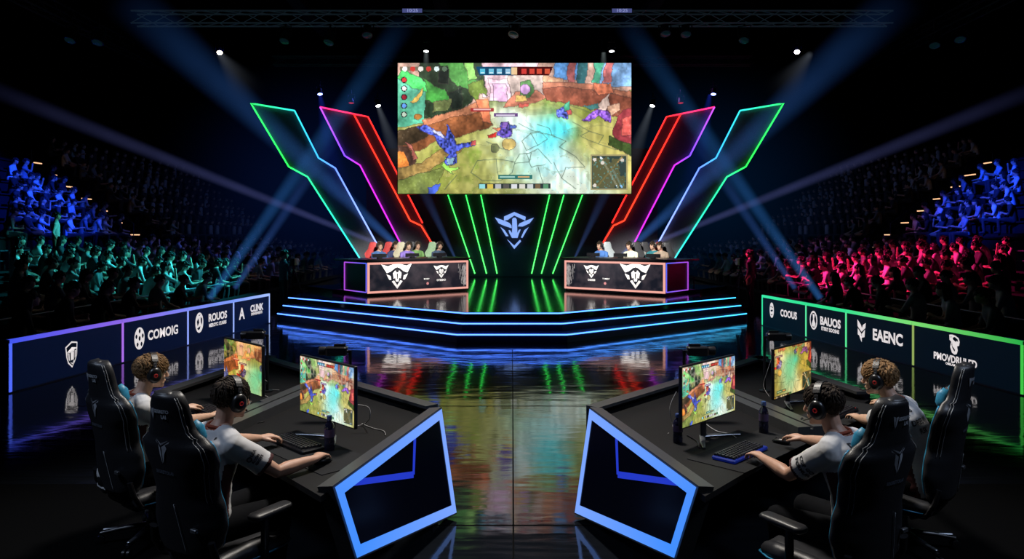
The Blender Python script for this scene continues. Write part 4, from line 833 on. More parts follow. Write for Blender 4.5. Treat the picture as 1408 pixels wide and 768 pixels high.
def cup(I, L):
    c = L * .43; S = lambda p: sc([(x - 450, 260 - y) for x, y in p], c, .50, .00092)
    I += [P(S([(330, 110), (400, 100), (470, 110), (545, 140), (570, 200), (555, 265), (510, 280), (525, 350), (500, 410), (450, 425), (390, 400), (350, 310), (375, 220), (335, 195)]), 0), P(S([(410, 150), (460, 130), (530, 165), (540, 205), (500, 190), (490, 215), (420, 180)]), 1, 1), P(S([(395, 215), (405, 290), (470, 345), (455, 375), (410, 330), (385, 270)]), 1, 1), P(S([(355, 140), (390, 135), (375, 155)]), 1, 1),
          ('t', 'PMOVDRULED', L * .43, .265, .150, .005, .95), ('t', 'OMBLAMORALES', L * .43, .185, .05, .002, 1.0)]
BLu, VI, LB = (.05, .09, .85), (.26, .13, .78), (.20, .33, .95)
G1, G2, G3 = (.03, .75, .27), (.05, .62, .12), (.02, .42, .06)
board(-1, 12, 167, 'dark blue board with shield crest at the near left end of the floor', shield, (BLu, VI, (.08, .15, 1.0)))
board(-1, 167, 257, 'dark blue board reading COMOIG with a football emblem', ball, (VI, (.20, .24, .90), (.40, .15, .80)))
board(-1, 257, 320, 'dark blue board reading ROUOS with a round emblem', face1, ((.20, .24, .90), LB, (.28, .38, 1.0)))
board(-1, 320, 370.5, 'dark blue board reading CLINK with a letter A emblem', letterA, (LB, (.40, .55, 1), (.32, .46, 1.0), (.40, .55, 1)), True)
board(1, 1048, 1108, 'dark teal board reading COOUS with an oval emblem at the far right end', oval, ((.04, .85, .40), G1, (.04, .85, .40)))
board(1, 1108, 1163, 'dark teal board reading BAUOS with a ringed emblem', kround, (G1, G1, (.10, .80, .35)))
board(1, 1163, 1255, 'dark teal board reading EAENC with a folded leaf emblem', leaf, (G1, (.20, .72, .16), (.10, .80, .30)))
board(1, 1255, 1408, 'dark board reading PMOVDRULED with a cup shaped emblem at the near right end', cup, ((.20, .72, .16), G3, (.28, .40, .10), (.05, .55, .06)), True)
# ------------------------------------------------------------------ the two player desks in front
RIM, TOP = .78, .705
DP = {-1: [V((-1.06, 4.03, 0)), V((-.605, 5.93, 0)), V((-2.83, 8.36, 0)), V((-3.16, 6.42, 0))], 1: [V((1.07, 4.03, 0)), V((.600, 5.88, 0)), V((2.83, 8.36, 0)), V((3.16, 6.42, 0))]}
def player_desk(s):
    A, B, C_, D_ = DP[s]; side = 'left' if s < 0 else 'right'
    t = thing('player_desk', 'black two seat gaming desk with a blue glowing end panel, %s of the walkway' % side, 'desk', ((A + B + C_ + D_) / 4), 0, 'two seat gaming desks')
    o = V(t.location); l = lambda p, z=0: V((p.x - o.x, p.y - o.y, z))
    def bar(name, P, Q, w_, z0, z1, m, inner=1):                  # upright slab between two plan points, thickness towards the desk middle
        a = (Q - P).normalized(); n = V((-a.y, a.x, 0)); n = n if n.dot((A + B + C_ + D_) / 4 - P) > 0 else -n
        b = MB(); b.prism([(0, 0), ((Q - P).length, 0), ((Q - P).length, w_), (0, w_)], l(P, z0), a, n, (0, 0, 1), z1 - z0); return b.build(name, m, t, 30)
    b = MB(); b.prism([tuple(l(p)[:2]) for p in (A, B, C_, D_)], (0, 0, TOP - .035), (1, 0, 0), (0, 1, 0), (0, 0, 1), .035); b.build('tabletop', 'desk', t, 0)
    bar('back_panel', B, C_, .05, .05, RIM - .025, 'deskside'); bar('rim', B, C_, .12, RIM - .025, RIM, 'rim')
    bar('outer_panel', D_, C_, .05, .05, RIM - .025, 'deskside'); bar('rim', D_, C_, .13, RIM - .025, RIM, 'rim')
    m0, m1 = (A + D_) / 2 + V((s * .04, 0, 0)), (B + C_) / 2 + V((s * .04, 0, 0)); a = (m1 - m0).normalized(); pn = V((-a.y, a.x, 0))
    b = MB()
    for k in (-1, 1): b.prism([(0, -.05), ((m1 - m0).length, -.05), ((m1 - m0).length, .05), (0, .05)], l(m0 + pn * k * .062, TOP), a, pn, (0, 0, 1), RIM - TOP)
    b.prism([(0, -.02), ((m1 - m0).length, -.02), ((m1 - m0).length, .02), (0, .02)], l(m0, TOP), a, pn, (0, 0, 1), RIM - TOP - .02); b.build('divider', 'rim', t, 30)
    bar('modesty_panel', A.lerp(B, .55), D_.lerp(C_, .55), .03, .05, TOP - .035, 'deskside')
    # wedge shaped end panel with the glowing frame
    mx = lambda p: p if s < 0 else 1408 - p + 10
    BR = pz(mx(628), 706, .03); TR = pd(mx(607), 559, BR.y); TL = pz(mx(457), 668, .745)
    nn = (TR - BR).cross(TL - BR).normalized(); eye = V((0, 0, H0)); r = (pd(mx(489), 770, 1.) - eye); BL = eye + r * ((BR - eye).dot(nn) / r.dot(nn))
    q = [TL, TR, BR, BL]; cen = sum(q, V()) / 4; nn = nn if nn.dot(eye - cen) > 0 else -nn
    ax = (TR - TL).normalized(); up = nn.cross(ax).normalized(); up = up if up.z > 0 else -up
    c2 = [((p - cen).dot(ax), (p - cen).dot(up)) for p in q]; oc = cen - o
    def inset(k):
        R_ = []
        for i in range(4):
            p0, p1, p2 = V(c2[i - 1]), V(c2[i]), V(c2[(i + 1) % 4]); d1, d2 = (p1 - p0).normalized(), (p2 - p1).normalized()
            n1, n2 = V((-d1.y, d1.x)), V((-d2.y, d2.x)); sg = 1 if n1.dot(-p1) > 0 else -1
            bi = (n1 + n2) * sg; bi = bi / max(bi.dot(n1 * sg), .2); R_.append(tuple(p1 + bi * k))
        return R_
    def ringm(mb, k0, k1, off, cols=None):
        a0, a1 = inset(k0), inset(k1); f = lambda p: oc + ax * p[0] + up * p[1] + nn * off
        for i in range(4):
            j = (i + 1) % 4; mb.add([f(a0[i]), f(a0[j]), f(a1[j]), f(a1[i])], [(0, 1, 2, 3)], 0, [cols[i], cols[j], cols[j], cols[i]] if cols else None)
    b = MB(); b.prism(c2, oc - nn * .10, ax, up, nn, .10); ep = b.build('end_panel', 'rim', t, 0)
    b = MB(); b.prism(inset(.078), oc + nn * .001, ax, up, nn, .002); b.build('mirror_panel', 'gloss', ep, 0)
    b = MB(); ringm(b, .012, .078, .006, [(.07, .28, 1), (.20, .38, 1), (.20, .38, 1), (.05, .27, 1)]); x = b.build('light_frame', 'ledbar', ep, 0, False); x['label'] = 'wide glowing blue border'
    # frame reflection in the dark glass, painted as dim glowing strips on it
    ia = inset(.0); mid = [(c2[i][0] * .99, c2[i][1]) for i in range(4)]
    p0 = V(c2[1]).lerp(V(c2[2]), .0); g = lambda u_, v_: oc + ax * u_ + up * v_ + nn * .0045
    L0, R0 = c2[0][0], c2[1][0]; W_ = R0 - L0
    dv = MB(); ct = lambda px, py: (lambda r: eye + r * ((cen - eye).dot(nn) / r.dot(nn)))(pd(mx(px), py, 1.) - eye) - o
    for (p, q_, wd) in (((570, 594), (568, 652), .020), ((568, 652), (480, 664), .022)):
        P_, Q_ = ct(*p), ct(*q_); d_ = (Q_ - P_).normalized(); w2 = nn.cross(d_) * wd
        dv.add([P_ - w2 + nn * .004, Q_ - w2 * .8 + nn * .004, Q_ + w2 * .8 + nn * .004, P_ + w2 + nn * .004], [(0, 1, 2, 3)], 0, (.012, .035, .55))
    x = dv.build('painted_reflection', 'ledbar', ep, 0, False); x['label'] = 'dim deep blue frame reflection painted on the panel'
    # plinth and near foot under the wedge
    pl = [A.lerp(D_, .06).lerp(B, .30), A.lerp(D_, .05).lerp(B, .93), A.lerp(D_, .16).lerp(B, .93), A.lerp(D_, .18).lerp(B, .30)]
    b = MB(); b.prism([tuple(l(p)[:2]) for p in pl], (0, 0, 0), (1, 0, 0), (0, 1, 0), (0, 0, 1), TOP - .04); b.build('pedestal', 'deskside', t, 0)
    pl = [D_.lerp(A, .02).lerp(C_, .25), D_.lerp(A, .02).lerp(C_, .9), D_.lerp(A, .1).lerp(C_, .9), D_.lerp(A, .1).lerp(C_, .25)]
    b = MB(); b.prism([tuple(l(p)[:2]) for p in pl], (0, 0, 0), (1, 0, 0), (0, 1, 0), (0, 0, 1), TOP - .04); b.build('pedestal', 'deskside', t, 0)
    return t
for s in (-1, 1): player_desk(s)

def monitor(loc, ang, label, res, k):                            # screen faces -y before turning
    t = thing('monitor', label, 'monitor', (loc.x, loc.y, TOP), -ang, 'monitors of the front players'); zc = loc.z - TOP; w_, h_ = .72, .405
    b = MB(); b.rbox((0, .014, 0), (w_ + .016, h_ + .022, .026), .008, R=M.Rotation(PI / 2, 3, 'X')); d = b.build('display', 'plastic', t); d.location.z = zc
    picture('picture', w_, h_, res[0], res[1], 'monitor', d, y=-.0015, **k)
    b = MB(); b.tube([(0, .05, .01), (0, .055, zc * .6), (0, .035, zc)], [(.035, .016)] * 3, 10); b.rbox((0, .045, zc), (.16, .03, .12), .01); b.build('stand_neck', 'plastic', t)
    for sg in (-1, 1): b = MB(); b.tube([(0, .06, .012), (sg * .15, -.03, .010), (sg * .25, -.10, .008)], [(.022, .010), (.018, .008), (.010, .006)], 10, up=(0, 0, 1)); b.build('foot', 'metal', t)
    return t
def keyboard(loc, ang, label, case='plastic', glowm=None):
    t = thing('keyboard', label, 'keyboard', (loc.x, loc.y, TOP + .005), -ang, 'keyboards on the front desks')
    b = MB(); b.rbox((0, 0, .012), (.46, .165, .022), .012); b.build('case', case, t)
    if glowm: b = MB(); b.box((0, .005, .0245), (.435, .135, .003)); b.build('backlight', glowm, t)
    b = MB()
    for r in range(6):
        x = -.215; wds = ([.0265] * 16, [.0265] * 16, [.036] + [.0265] * 13 + [.04], [.044] + [.0265] * 12 + [.058], [.056] + [.0265] * 11 + [.068], [.034, .034, .034, .165, .034, .034, .034, .034])[r]
        for w_ in wds:
            if x + w_ > .222: break
            c = V((x + w_ / 2, .062 - r * .0245 + .002, .0305)); bx_ = (w_ - .006) / 2; h = .0095
            b.add([c + V((i * bx_, j * h, -.007)) for i, j in ((-1, -1), (1, -1), (1, 1), (-1, 1))] + [c + V((i * (bx_ - .002), j * (h - .002), .007)) for i, j in ((-1, -1), (1, -1), (1, 1), (-1, 1))], [(4, 5, 6, 7), (0, 1, 5, 4), (1, 2, 6, 5), (2, 3, 7, 6), (3, 0, 4, 7)]); x += w_
    b.build('keycaps', 'key', t, 0); return t
def mouse(loc, ang, label):
    t = thing('mouse', label, 'mouse', (loc.x, loc.y, TOP + .005), -ang, 'mice on the front desks')
    b = MB(); b.tube([(0, -.060, .010), (0, -.045, .018), (0, -.01, .020), (0, .03, .016), (0, .058, .009)], [(.012, .008), (.028, .017), (.031, .0195), (.029, .0155), (.016, .008)], 14, up=(0, 0, 1)); o = b.build('shell', 'plastic', t, 180)
    b = MB(); b.lathe([(.009, -.003), (.009, .003)], 10, 0, M.Rotation(PI / 2, 3, 'Y'), (0, .03, .029)); b.build('scroll_wheel', 'metal', o); return t
def bottle(loc, label, h=.235, r=.034, capm='cap'):
    t = thing('drink_bottle', label, 'bottle', (loc.x, loc.y, TOP + .002), 0, 'bottles on the front desks'); k = h / .235
    b = MB(); b.lathe([(r * .85, 0), (r, .006), (r, .06 * k), (r * .93, .075 * k), (r, .09 * k), (r, .15 * k), (r * .8, .178 * k), (r * .42, .196 * k), (r * .40, .205 * k)], 22); b.build('bottle_body', 'bottle', t, 60)
    b = MB(); b.lathe([(r * .5, .205 * k), (r * .52, .210 * k), (r * .52, .230 * k), (r * .45, .235 * k)], 18); b.build('cap', capm, t, 40)
    b = MB(); b.lathe([(r * 1.012, .092 * k), (r * 1.012, .145 * k)], 22); b.build('label_band', 'blabel', t, 60); return t
def desk_camera(loc, ang, label, hgt):
    t = thing('desk_camera', label, 'camera', (loc.x, loc.y, TOP), -ang, 'cameras over the front monitors')
    b = MB(); b.lathe([(.05, 0), (.05, .012), (.02, .016)], 14, 0, None, (.10, 0, 0)); b.tube([(.10, 0, .01), (.10, 0, hgt + .01)], .013, 8); b.tube([(.10, 0, hgt), (0, 0, hgt), (-.05, 0, hgt)], .012, 8); b.build('stand', 'plastic', t)
    b = MB(); b.rbox((-.005, 0, hgt + .005), (.17, .085, .07), .018); b.lathe([(.034, 0), (.036, .015), (.036, .05), (.028, .055)], 16, 0, M.Rotation(-PI / 2, 3, 'Y'), (-.09, 0, hgt + .005)); b.box((.02, 0, hgt + .05), (.09, .03, .02)); b.build('camera_body', 'plastic', t, 40); return t
def cable(pts, label, m='cable', r=.0035):
    P_ = [V(p) for p in pts]; out = []
    for i in range(len(P_) - 1):
        p0, p1, p2, p3 = P_[max(i - 1, 0)], P_[i], P_[i + 1], P_[min(i + 2, len(P_) - 1)]
        for k in range(8): u = k / 8; out.append(.5 * ((2 * p1) + (p2 - p0) * u + (2 * p0 - 5 * p1 + 4 * p2 - p3) * u * u + (3 * p1 - p0 - 3 * p2 + p3) * u ** 3))
    out.append(P_[-1]); b = MB(); b.tube(out, r, 6); return tag(b.build('cable', m, None, 180), label, 'cable', 'cables on the front desks')
def mat_pad(corners, label):
    c = sum(corners, V()) / len(corners); t = MB(); t.prism([(p.x - c.x, p.y - c.y) for p in corners], (0, 0, 0), (1, 0, 0), (0, 1, 0), (0, 0, 1), .004)
    o = t.build('desk_mat', 'pad', None, 0); o.location = (c.x, c.y, TOP + .0005); return tag(o, label, 'desk mat', 'desk mats')
Q = math.radians(45)
fw = {-1: V((.7071, .7071, 0)), 1: V((-.7071, .7071, 0))}; sd = {-1: V((.7071, -.7071, 0)), 1: V((-.7071, -.7071, 0))}   # into the desk; towards the walkway end
# monitors
full = dict(crop=(0, 0, 1, 1), busy=1.); part_ = dict(crop=(.18, .12, .72, .74), busy=.8, seed=5)
monitor(pd(448, 536, 5.17), Q, 'monitor showing the arena match on the left desk nearest the walkway', (150, 84), full)
monitor(pd(333, 503, 6.25), Q, 'slanted monitor with ochre game picture on the left desk before the light brown haired player', (120, 68), part_)
monitor(pd(976, 536, 5.17), -Q, 'monitor showing the arena match on the right desk nearest the walkway', (150, 84), full)
monitor(pd(1091, 507, 6.25), -Q, 'slanted monitor with ochre and green game picture on the right desk', (120, 68), dict(crop=(.40, .30, .98, .95), busy=.6, seed=8))
# desk mats, keyboards, mice
def pad_at(c, s, w_, d_, label): mat_pad([c + sd[s] * a + fw[s] * b for a, b in ((-w_, -d_), (w_, -d_), (w_, d_), (-w_, d_))], label)
KL = pz(408, 609, TOP + .02); KR = pz(1018, 621, TOP + .02); KL2 = pz(290, 566, TOP + .02); KR2 = pz(1152, 566, TOP + .02)
for k in (KL, KR, KL2, KR2): k.z = 0
pad_at(KL + sd[-1] * .17 + fw[-1] * .0, -1, .50, .20, 'charcoal mat under the black keyboard of the dark haired player on the left')
pad_at(KR - sd[1] * .17, 1, .50, .20, 'charcoal mat under the blue keyboard on the right desk')
pad_at(KL2 + sd[-1] * .12, -1, .42, .19, 'charcoal mat in front of the light brown haired player on the left')
pad_at(KR2 - sd[1] * .12, 1, .42, .19, 'charcoal mat in front of the fair haired player on the right')
for k in (KL, KR, KL2, KR2): k.z = .004
def kb(p, *a): o = keyboard(p, *a); o.location.z += .0; return o
kb(KL, Q, 'black keyboard under the left hand of the dark haired player on the left'); kb(KR, -Q, 'blue cased keyboard on the right desk', 'keyblue')
kb(KL2, Q, 'black keyboard with faint red backlight before the light brown haired player on the left', 'plastic', 'keyred'); kb(KR2, -Q, 'keyboard with red backlight before the fair haired player on the right', 'plastic', 'keyred')
ML = pz(444, 631, TOP + .03); MR = pz(1074, 604, TOP + .03)
mouse(ML, Q, 'black mouse under the right hand of the dark haired player on the left'); mouse(MR, -Q, 'black mouse under the hand of the dark haired player on the right')
bottle(pz(453, 619, TOP), 'dark drink bottle with blue cap beside the mouse on the left desk'); bottle(pz(1050, 595, TOP), 'dark drink bottle standing beyond the blue keyboard on the right desk', .23)
bottle(pz(932, 608, TOP), 'dark drink bottle beside the bright monitor near the walkway on the right desk', .20)
desk_camera(pd(464, 484, 5.75), 0, 'black desk camera above the left desk monitor nearest the walkway', 1.235 - TOP); desk_camera(pd(353, 462, 6.75), 0, 'black desk camera above the slanted monitor of the left desk', 1.225 - TOP)
desk_camera(pd(958, 484, 5.75), PI, 'black desk camera above the right desk monitor nearest the walkway', 1.235 - TOP); desk_camera(pd(1066, 464, 6.75), PI, 'black desk camera above the slanted monitor of the right desk', 1.21 - TOP)
z = TOP + .006
cable([pz(492, 556, .9), pz(507, 560, .88), pz(508, 575, .8), pz(497, 584, z), pz(480, 586, z)], 'pale cable looping beside the left desk monitor nearest the walkway')
cable([pz(497, 582, z), pz(512, 588, z), pz(527, 592, z), pz(530, 598, z)], 'short pale cable lying at the end of the left desk')
cable([pz(359, 541, z), pz(372, 548, z), pz(376, 558, z), pz(385, 566, z)], 'thin pale cable behind the slanted monitor of the left desk')
cable([pz(357, 520, .86), pz(367, 524, .82), pz(366, 534, z), pz(384, 536, z)], 'pale cable hanging from the slanted monitor of the left desk')
cable([pz(970, 582, z), pz(985, 592, z), pz(1003, 596, z), pz(1012, 601, z)], 'pale cable lying behind the blue keyboard on the right desk')
cable([pz(945, 598, z), pz(958, 606, z), pz(962, 615, z)], 'dark cable with plug beside the bright monitor of the right desk', 'plastic', .006)
cable([pd(930, 538, 5.6), pd(921, 560, 5.55), pd(925, 588, 5.5), pz(918, 596, z)], 'thin dark cable hanging at the walkway end of the right desk', 'cable', .0022)
cable([pd(1062, 490, 6.7), pd(1055, 510, 6.7), pd(1050, 530, 6.7), pz(1058, 545, z)], 'thin pale cable hanging from the camera of the right desk', 'cable', .0022)
# ------------------------------------------------------------------ the four players in front and their chairs
def front_player(label, headpx, headz, ang, lw, rw, hairargs, hairm, skin, yaw, pitch, chair_ang, chair_label, hs_label, curls=(1., 1.), lean=.10, hd=None, chair_off=(0, 0), recline=.20, pole=.5):
    Hd = pz(headpx[0], headpx[1], headz)
    # hips so that the head ends where the photo shows it
    Lr = M.Translation((0, 0, .45)) @ M.Rotation(-lean, 4, 'X') @ M.Translation((0, 0, -.45)); hl = Lr @ V((0, .085, 1.185))
    dz = headz - hl.z; X = M.Rotation(-ang, 4, 'Z'); hip = Hd - X @ V((hl.x, hl.y, 0)); hip.z = dz
    t, hm, so, arms, XL = person('player', label, 'person', 'front players', hip, ang, (lw, rw), lean, yaw, pitch, .0052, hair_form(*hairargs[0], **hairargs[1]), hairm, skin, 'shirt', curls, hd, pole_out=pole)
    hs = headset('headset', hs_label, 'headsets of the front players', hm)
    ch = gaming_chair(chair_label, 'gaming chairs', (hip.x + chair_off[0], hip.y + chair_off[1], 0), chair_ang, recline, .40 + dz)
    return t, so, arms, Lr
def jersey_print(so, arms, Lr, s, lines_back, lines_sleeve, big=True):
    up = lambda p: Lr @ V(p)
    it = [(*text_mesh(a, sz, .0012), dx + .085 * s, dy) for a, sz, dx, dy in lines_back]
    for q in it: decal(so, [q], 'back_lettering', 'ink', None, up((0, -.10, .86)), (Lr.to_3x3() @ V((0, -1, 0))), (0, 0, 1))['label'] = 'dark lettering on the back of the jersey'
    S, d, L, E, Wp = arms[0 if s < 0 else 1]
    nrm = V((s * 1.0, -.55, .25)); nrm = nrm - d * nrm.dot(d)
    it = [(*text_mesh(a, sz, .001), dx, dy) for a, sz, dx, dy in lines_sleeve]
    if not big: it.append((*ringmesh(.016, .009), -.022, .03))
    for q in it: decal(so, [q], 'sleeve_lettering', 'ink', None, S + d * (L * .62), nrm, -d, .12)['label'] = 'dark sponsor print on the sleeve'
def ringmesh(r, q):
    a = circ(0, 0, r, r, 16); b = circ(0, 0, q, q, 16); return a + b, [(i, (i + 1) % 16, 16 + (i + 1) % 16, 16 + i) for i in range(16)]
def wrist(px, py, z): return pz(px, py, z)
R_ = math.radians
WML, WMR = ML + V((-.015, -.098, .040)), MR + V((.048, -.088, .040)); WML.z = WMR.z = TOP + .066
def loc_dir(v, a): return M.Rotation(a, 3, 'Z') @ V(v)
t, so, arms, Lr = front_player('dark haired player in white jersey at the left desk with his hand on a mouse', (319, 548), 1.165, R_(36), wrist(366, 602, .765), WML, ((21, 900), dict(lift=.013, length=.062, low=-.055)), 'hair_dark', 'skin', R_(4), -.14, R_(30), 'black gaming chair at the bottom left holding the dark haired player', 'black headset with red dot on the dark haired player at the left desk', (1.0, .75), .15, [(.32, .95, -.05), loc_dir((.15, .98, -.06), R_(36))], chair_off=(.13, .0), recline=.15)
jersey_print(so, arms, Lr, 1, [('J', .06, .02, .10), ('COP GO', .042, .0, .015), ('FORMUR', .045, 0, -.045)], [('LEA', .026, .018, .033), ('KCOM', .020, .0, .002), ('GROYS', .020, .004, -.02)], False)
t, so, arms, Lr = front_player('light brown haired player in white jersey at the far seat of the left desk', (209, 511), 1.165, R_(44), wrist(258, 560, .775), wrist(291, 571, .785), ((22, 900), dict(wave=.004, lift=.016, length=.06, low=-.05)), 'hair_mid', 'skin2', R_(4), -.10, R_(37), 'black gaming chair at the far left holding the light brown haired player', 'black headset with red dot on the light brown haired player at the left desk', (1.0, .8), .16, chair_off=(.19, .06), recline=.15)
jersey_print(so, arms, Lr, 1, [('S', .06, .02, .10), ('OPVEE', .045, 0, .02), ('DWVEX', .045, 0, -.04)], [('6', .035, .0, .0)], False)
t, so, arms, Lr = front_player('dark haired player in white jersey at the right desk, hand on the blue keyboard', (1131, 557), 1.150, -R_(38), wrist(1047, 628, .770), WMR, ((23, 900), dict(lift=.013, length=.062, low=-.055)), 'hair_dark', 'skin', -R_(6), -.14, -R_(31), 'black gaming chair at the bottom right holding the dark haired player', 'black headset with red dot on the dark haired player at the right desk', (.9, .75), .22, [loc_dir((-.25, .97, -.05), -R_(38)), loc_dir((-.49, .87, -.06), -R_(38))], chair_off=(-.20, -.02), recline=.15)
jersey_print(so, arms, Lr, -1, [('P', .06, .0, .10), ('ALS', .045, 0, .02)], [('COP GO', .030, 0, .012), ('FORMUR', .030, 0, -.022)])
t, so, arms, Lr = front_player('fair curly haired player in white jersey at the far seat of the right desk', (1208, 520), 1.130, -R_(44), wrist(1178, 574, .765), wrist(1196, 552, .765), ((24, 950), dict(wave=.006, lift=.019, length=.06, low=-.05)), 'hair_fair', 'skin2', -R_(4), -.10, -R_(46), 'black gaming chair at the far right holding the fair curly haired player', 'black headset with red dot on the fair curly haired player at the right desk', (.8, 1.0), .28, chair_off=(-.10, .06), recline=.15)
jersey_print(so, arms, Lr, -1, [('S', .06, .0, .10), ('DREE', .05, 0, .01), ('RSK', .05, .02, -.05)], [('6', .03, 0, 0)])
# ------------------------------------------------------------------ stands and audience
rg = random.Random(12)
LOW = [(7.75 + 1.05 * r, .0 + .17 * r) for r in range(6)]         # distance from the middle line, floor height of each row
UPP = [(16.0 + .72 * r, 1.72 + .52 * r) for r in range(8)]
YA = (30.8, 32.4)                                                # the stepped aisle crosses the upper rows here
for s in (-1, 1):
    b = MB()
    for r, (x, z) in enumerate(LOW):
        x0, x1 = x - .55, x + .5
        if z: b.box((s * (x0 + x1) / 2, 24, z / 2), (x1 - x0, 30, z))
        b.box((s * (x + .12), 24, z + .385), (.40, 30, .05)); b.box((s * (x + .12), 24, z + .19), (.06, 30, .36))
    o = b.build('lower_stand', 'stand', None, 0); struct(o)
    b = MB(); xw = LOW[-1][0] + .5
    b.box((s * (xw + .1), 30, .57), (.12, 42, 1.14)); b.box((s * (xw + .75), 30, 1.08), (1.4, 42, .12))
    for r, (x, z) in enumerate(UPP):
        x0, x1 = x - .36, x + .36
        for y0, y1 in ((12, YA[0]), (YA[1], 50)):
            b.box((s * x, (y0 + y1) / 2, z / 2), (x1 - x0, y1 - y0, z)); b.box((s * (x + .12), (y0 + y1) / 2, z + .385), (.30, y1 - y0, .05)); b.box((s * (x + .10), (y0 + y1) / 2, z + .19), (.06, y1 - y0, .36))
        for q in range(2): b.box((s * (x - .18 + .36 * q), (YA[0] + YA[1]) / 2, (z - .26 + .26 * q) / 2), (.36, YA[1] - YA[0], z - .26 + .26 * q))
    o = b.build('upper_stand', 'stand', None, 0); struct(o)
    side = 'left' if s < 0 else 'right'
    # rails
    t = thing('guard_rail', 'dark guard rail between the lower and upper rows of the %s stand' % side, 'railing', (s * (xw + .1), 24, 1.14), 0, 'guard rails of the stands'); b = MB()
    for z in (.35, .62): b.tube([(0, -10, z), (0, 26, z)], .02, 6)
    b.build('rail', 'rail', t)
    for y in range(-10, 26, 3): b = MB(); b.tube([(0, y, 0), (0, y, .62)], .018, 6); b.build('post', 'rail', t)
    t = thing('row_rail', 'low dark rail in front of the second row of the %s lower stand' % side, 'railing', (s * (LOW[1][0] - .5), 18, .17), 0, 'row rails'); b = MB(); b.tube([(0, -7, .62), (0, 4, .62)], .018, 6); b.build('rail', 'rail', t)
    for y in range(-7, 5, 2): b = MB(); b.tube([(0, y, 0), (0, y, .62)], .014, 6); b.build('post', 'rail', t)
    t = thing('stair_rail', 'tall thin rail posts along the lit aisle steps of the %s upper stand' % side, 'railing', (s * UPP[0][0], YA[0] - .05, 0), 0, 'aisle rails')
    for r in (0, 2, 4, 6): x, z = UPP[r]; b = MB(); b.tube([(s * (x - UPP[0][0]), 0, z), (s * (x - UPP[0][0]), 0, z + 1.0)], .02, 6); b.build('post', 'rail', t)
    b = MB(); b.tube([(0, 0, UPP[0][1] + .98), (s * (UPP[6][0] - UPP[0][0]), 0, UPP[6][1] + .98)], .016, 6); b.build('rail', 'rail', t)
    for r, (x, z) in enumerate(UPP):
        wd = rg.uniform(.45, .8)
        b = MB(); b.box((0, 0, 0), (.05, wd, .045)); o = b.build('step_light', 'stepl', None, 0); o.location = (s * (x - .385), (YA[0] + YA[1]) / 2 + rg.uniform(-.1, .1), z - .02); tag(o, 'warm orange light on the %s step from the bottom of the %s stand aisle' % (['lowest', 'second', 'third', 'fourth', 'fifth', 'sixth', 'seventh', 'top'][r], side), 'step light', 'aisle step lights')
KINDS_ = []
for i in range(5):
    me, hm = simple_person('seated_spectator', 30 + i, i, .024); KINDS_.append((me, hm))
HF = [hair_form(40, 60, 0, .010, .015, .055, -.04).mesh('hair_a'), hair_form(41, 70, .004, .018, .016, .075, -.08).mesh('hair_b')]
lg = MB(); lg.x = M.Identity(4)
for k in range(26): a = PI + PI * k / 25; lg.tube([(.082 * math.cos(a), -.02 + .09 * math.sin(a), .05), (.095 * math.cos(a), -.03 + .10 * math.sin(a), -.06), (.10 * math.cos(a), -.05 + .09 * math.sin(a), -.19)], [.02, .022, .012], 5)
o_ = hair_form(42, 50, 0, .010, .015, .055, -.05); lg.add(o_.v, o_.f); HF.append(lg.mesh('hair_c'))
HM = [mat('spectator_hair_black', (.010, .009, .010), .6), mat('spectator_hair_brown', (.03, .018, .010), .6)]
for m_ in HF:
    m_.materials.append(HM[0]); m_.polygons.foreach_set('use_smooth', [True] * len(m_.polygons))
for me, hm in KINDS_:
    for m_ in ('cskin', 'cshirt', 'ctrous'): me.materials.append(MT[m_])
    me.polygons.foreach_set('use_smooth', [True] * len(me.polygons))
NUM = ['first', 'second', 'third', 'fourth', 'fifth', 'sixth', 'seventh', 'eighth', 'ninth', 'tenth', 'eleventh', 'twelfth', 'thirteenth', 'fourteenth', 'fifteenth', 'sixteenth', 'seventeenth', 'eighteenth', 'nineteenth', 'twentieth', 'twenty-first', 'twenty-second', 'twenty-third', 'twenty-fourth', 'twenty-fifth']
SHIRTS = [('white', (.75, .75, .75)), ('white', (.8, .8, .78)), ('pale', (.5, .52, .52)), ('grey', (.18, .19, .2)), ('dark', (.02, .022, .028)), ('black', (.010, .010, .012)), ('dark', (.035, .035, .05)), ('patterned', (.30, .28, .3))]
def spectator(p, ang, col, label, group):
    k = rg.randrange(5); me, hm = KINDS_[k]
    o = bpy.data.objects.new('seated_spectator', me); COL.objects.link(o); o.location = p; o.rotation_euler = (0, 0, -ang); sc_ = rg.uniform(.95, 1.05); o.scale = (sc_, sc_, sc_); o.color = (*col, 1); tag(o, label, 'person', group)
    h = bpy.data.objects.new('hair', HF[rg.choice((0, 0, 1, 2))]); COL.objects.link(h); h.parent = o; h.matrix_local = hm
    return o
count = 0; far = []
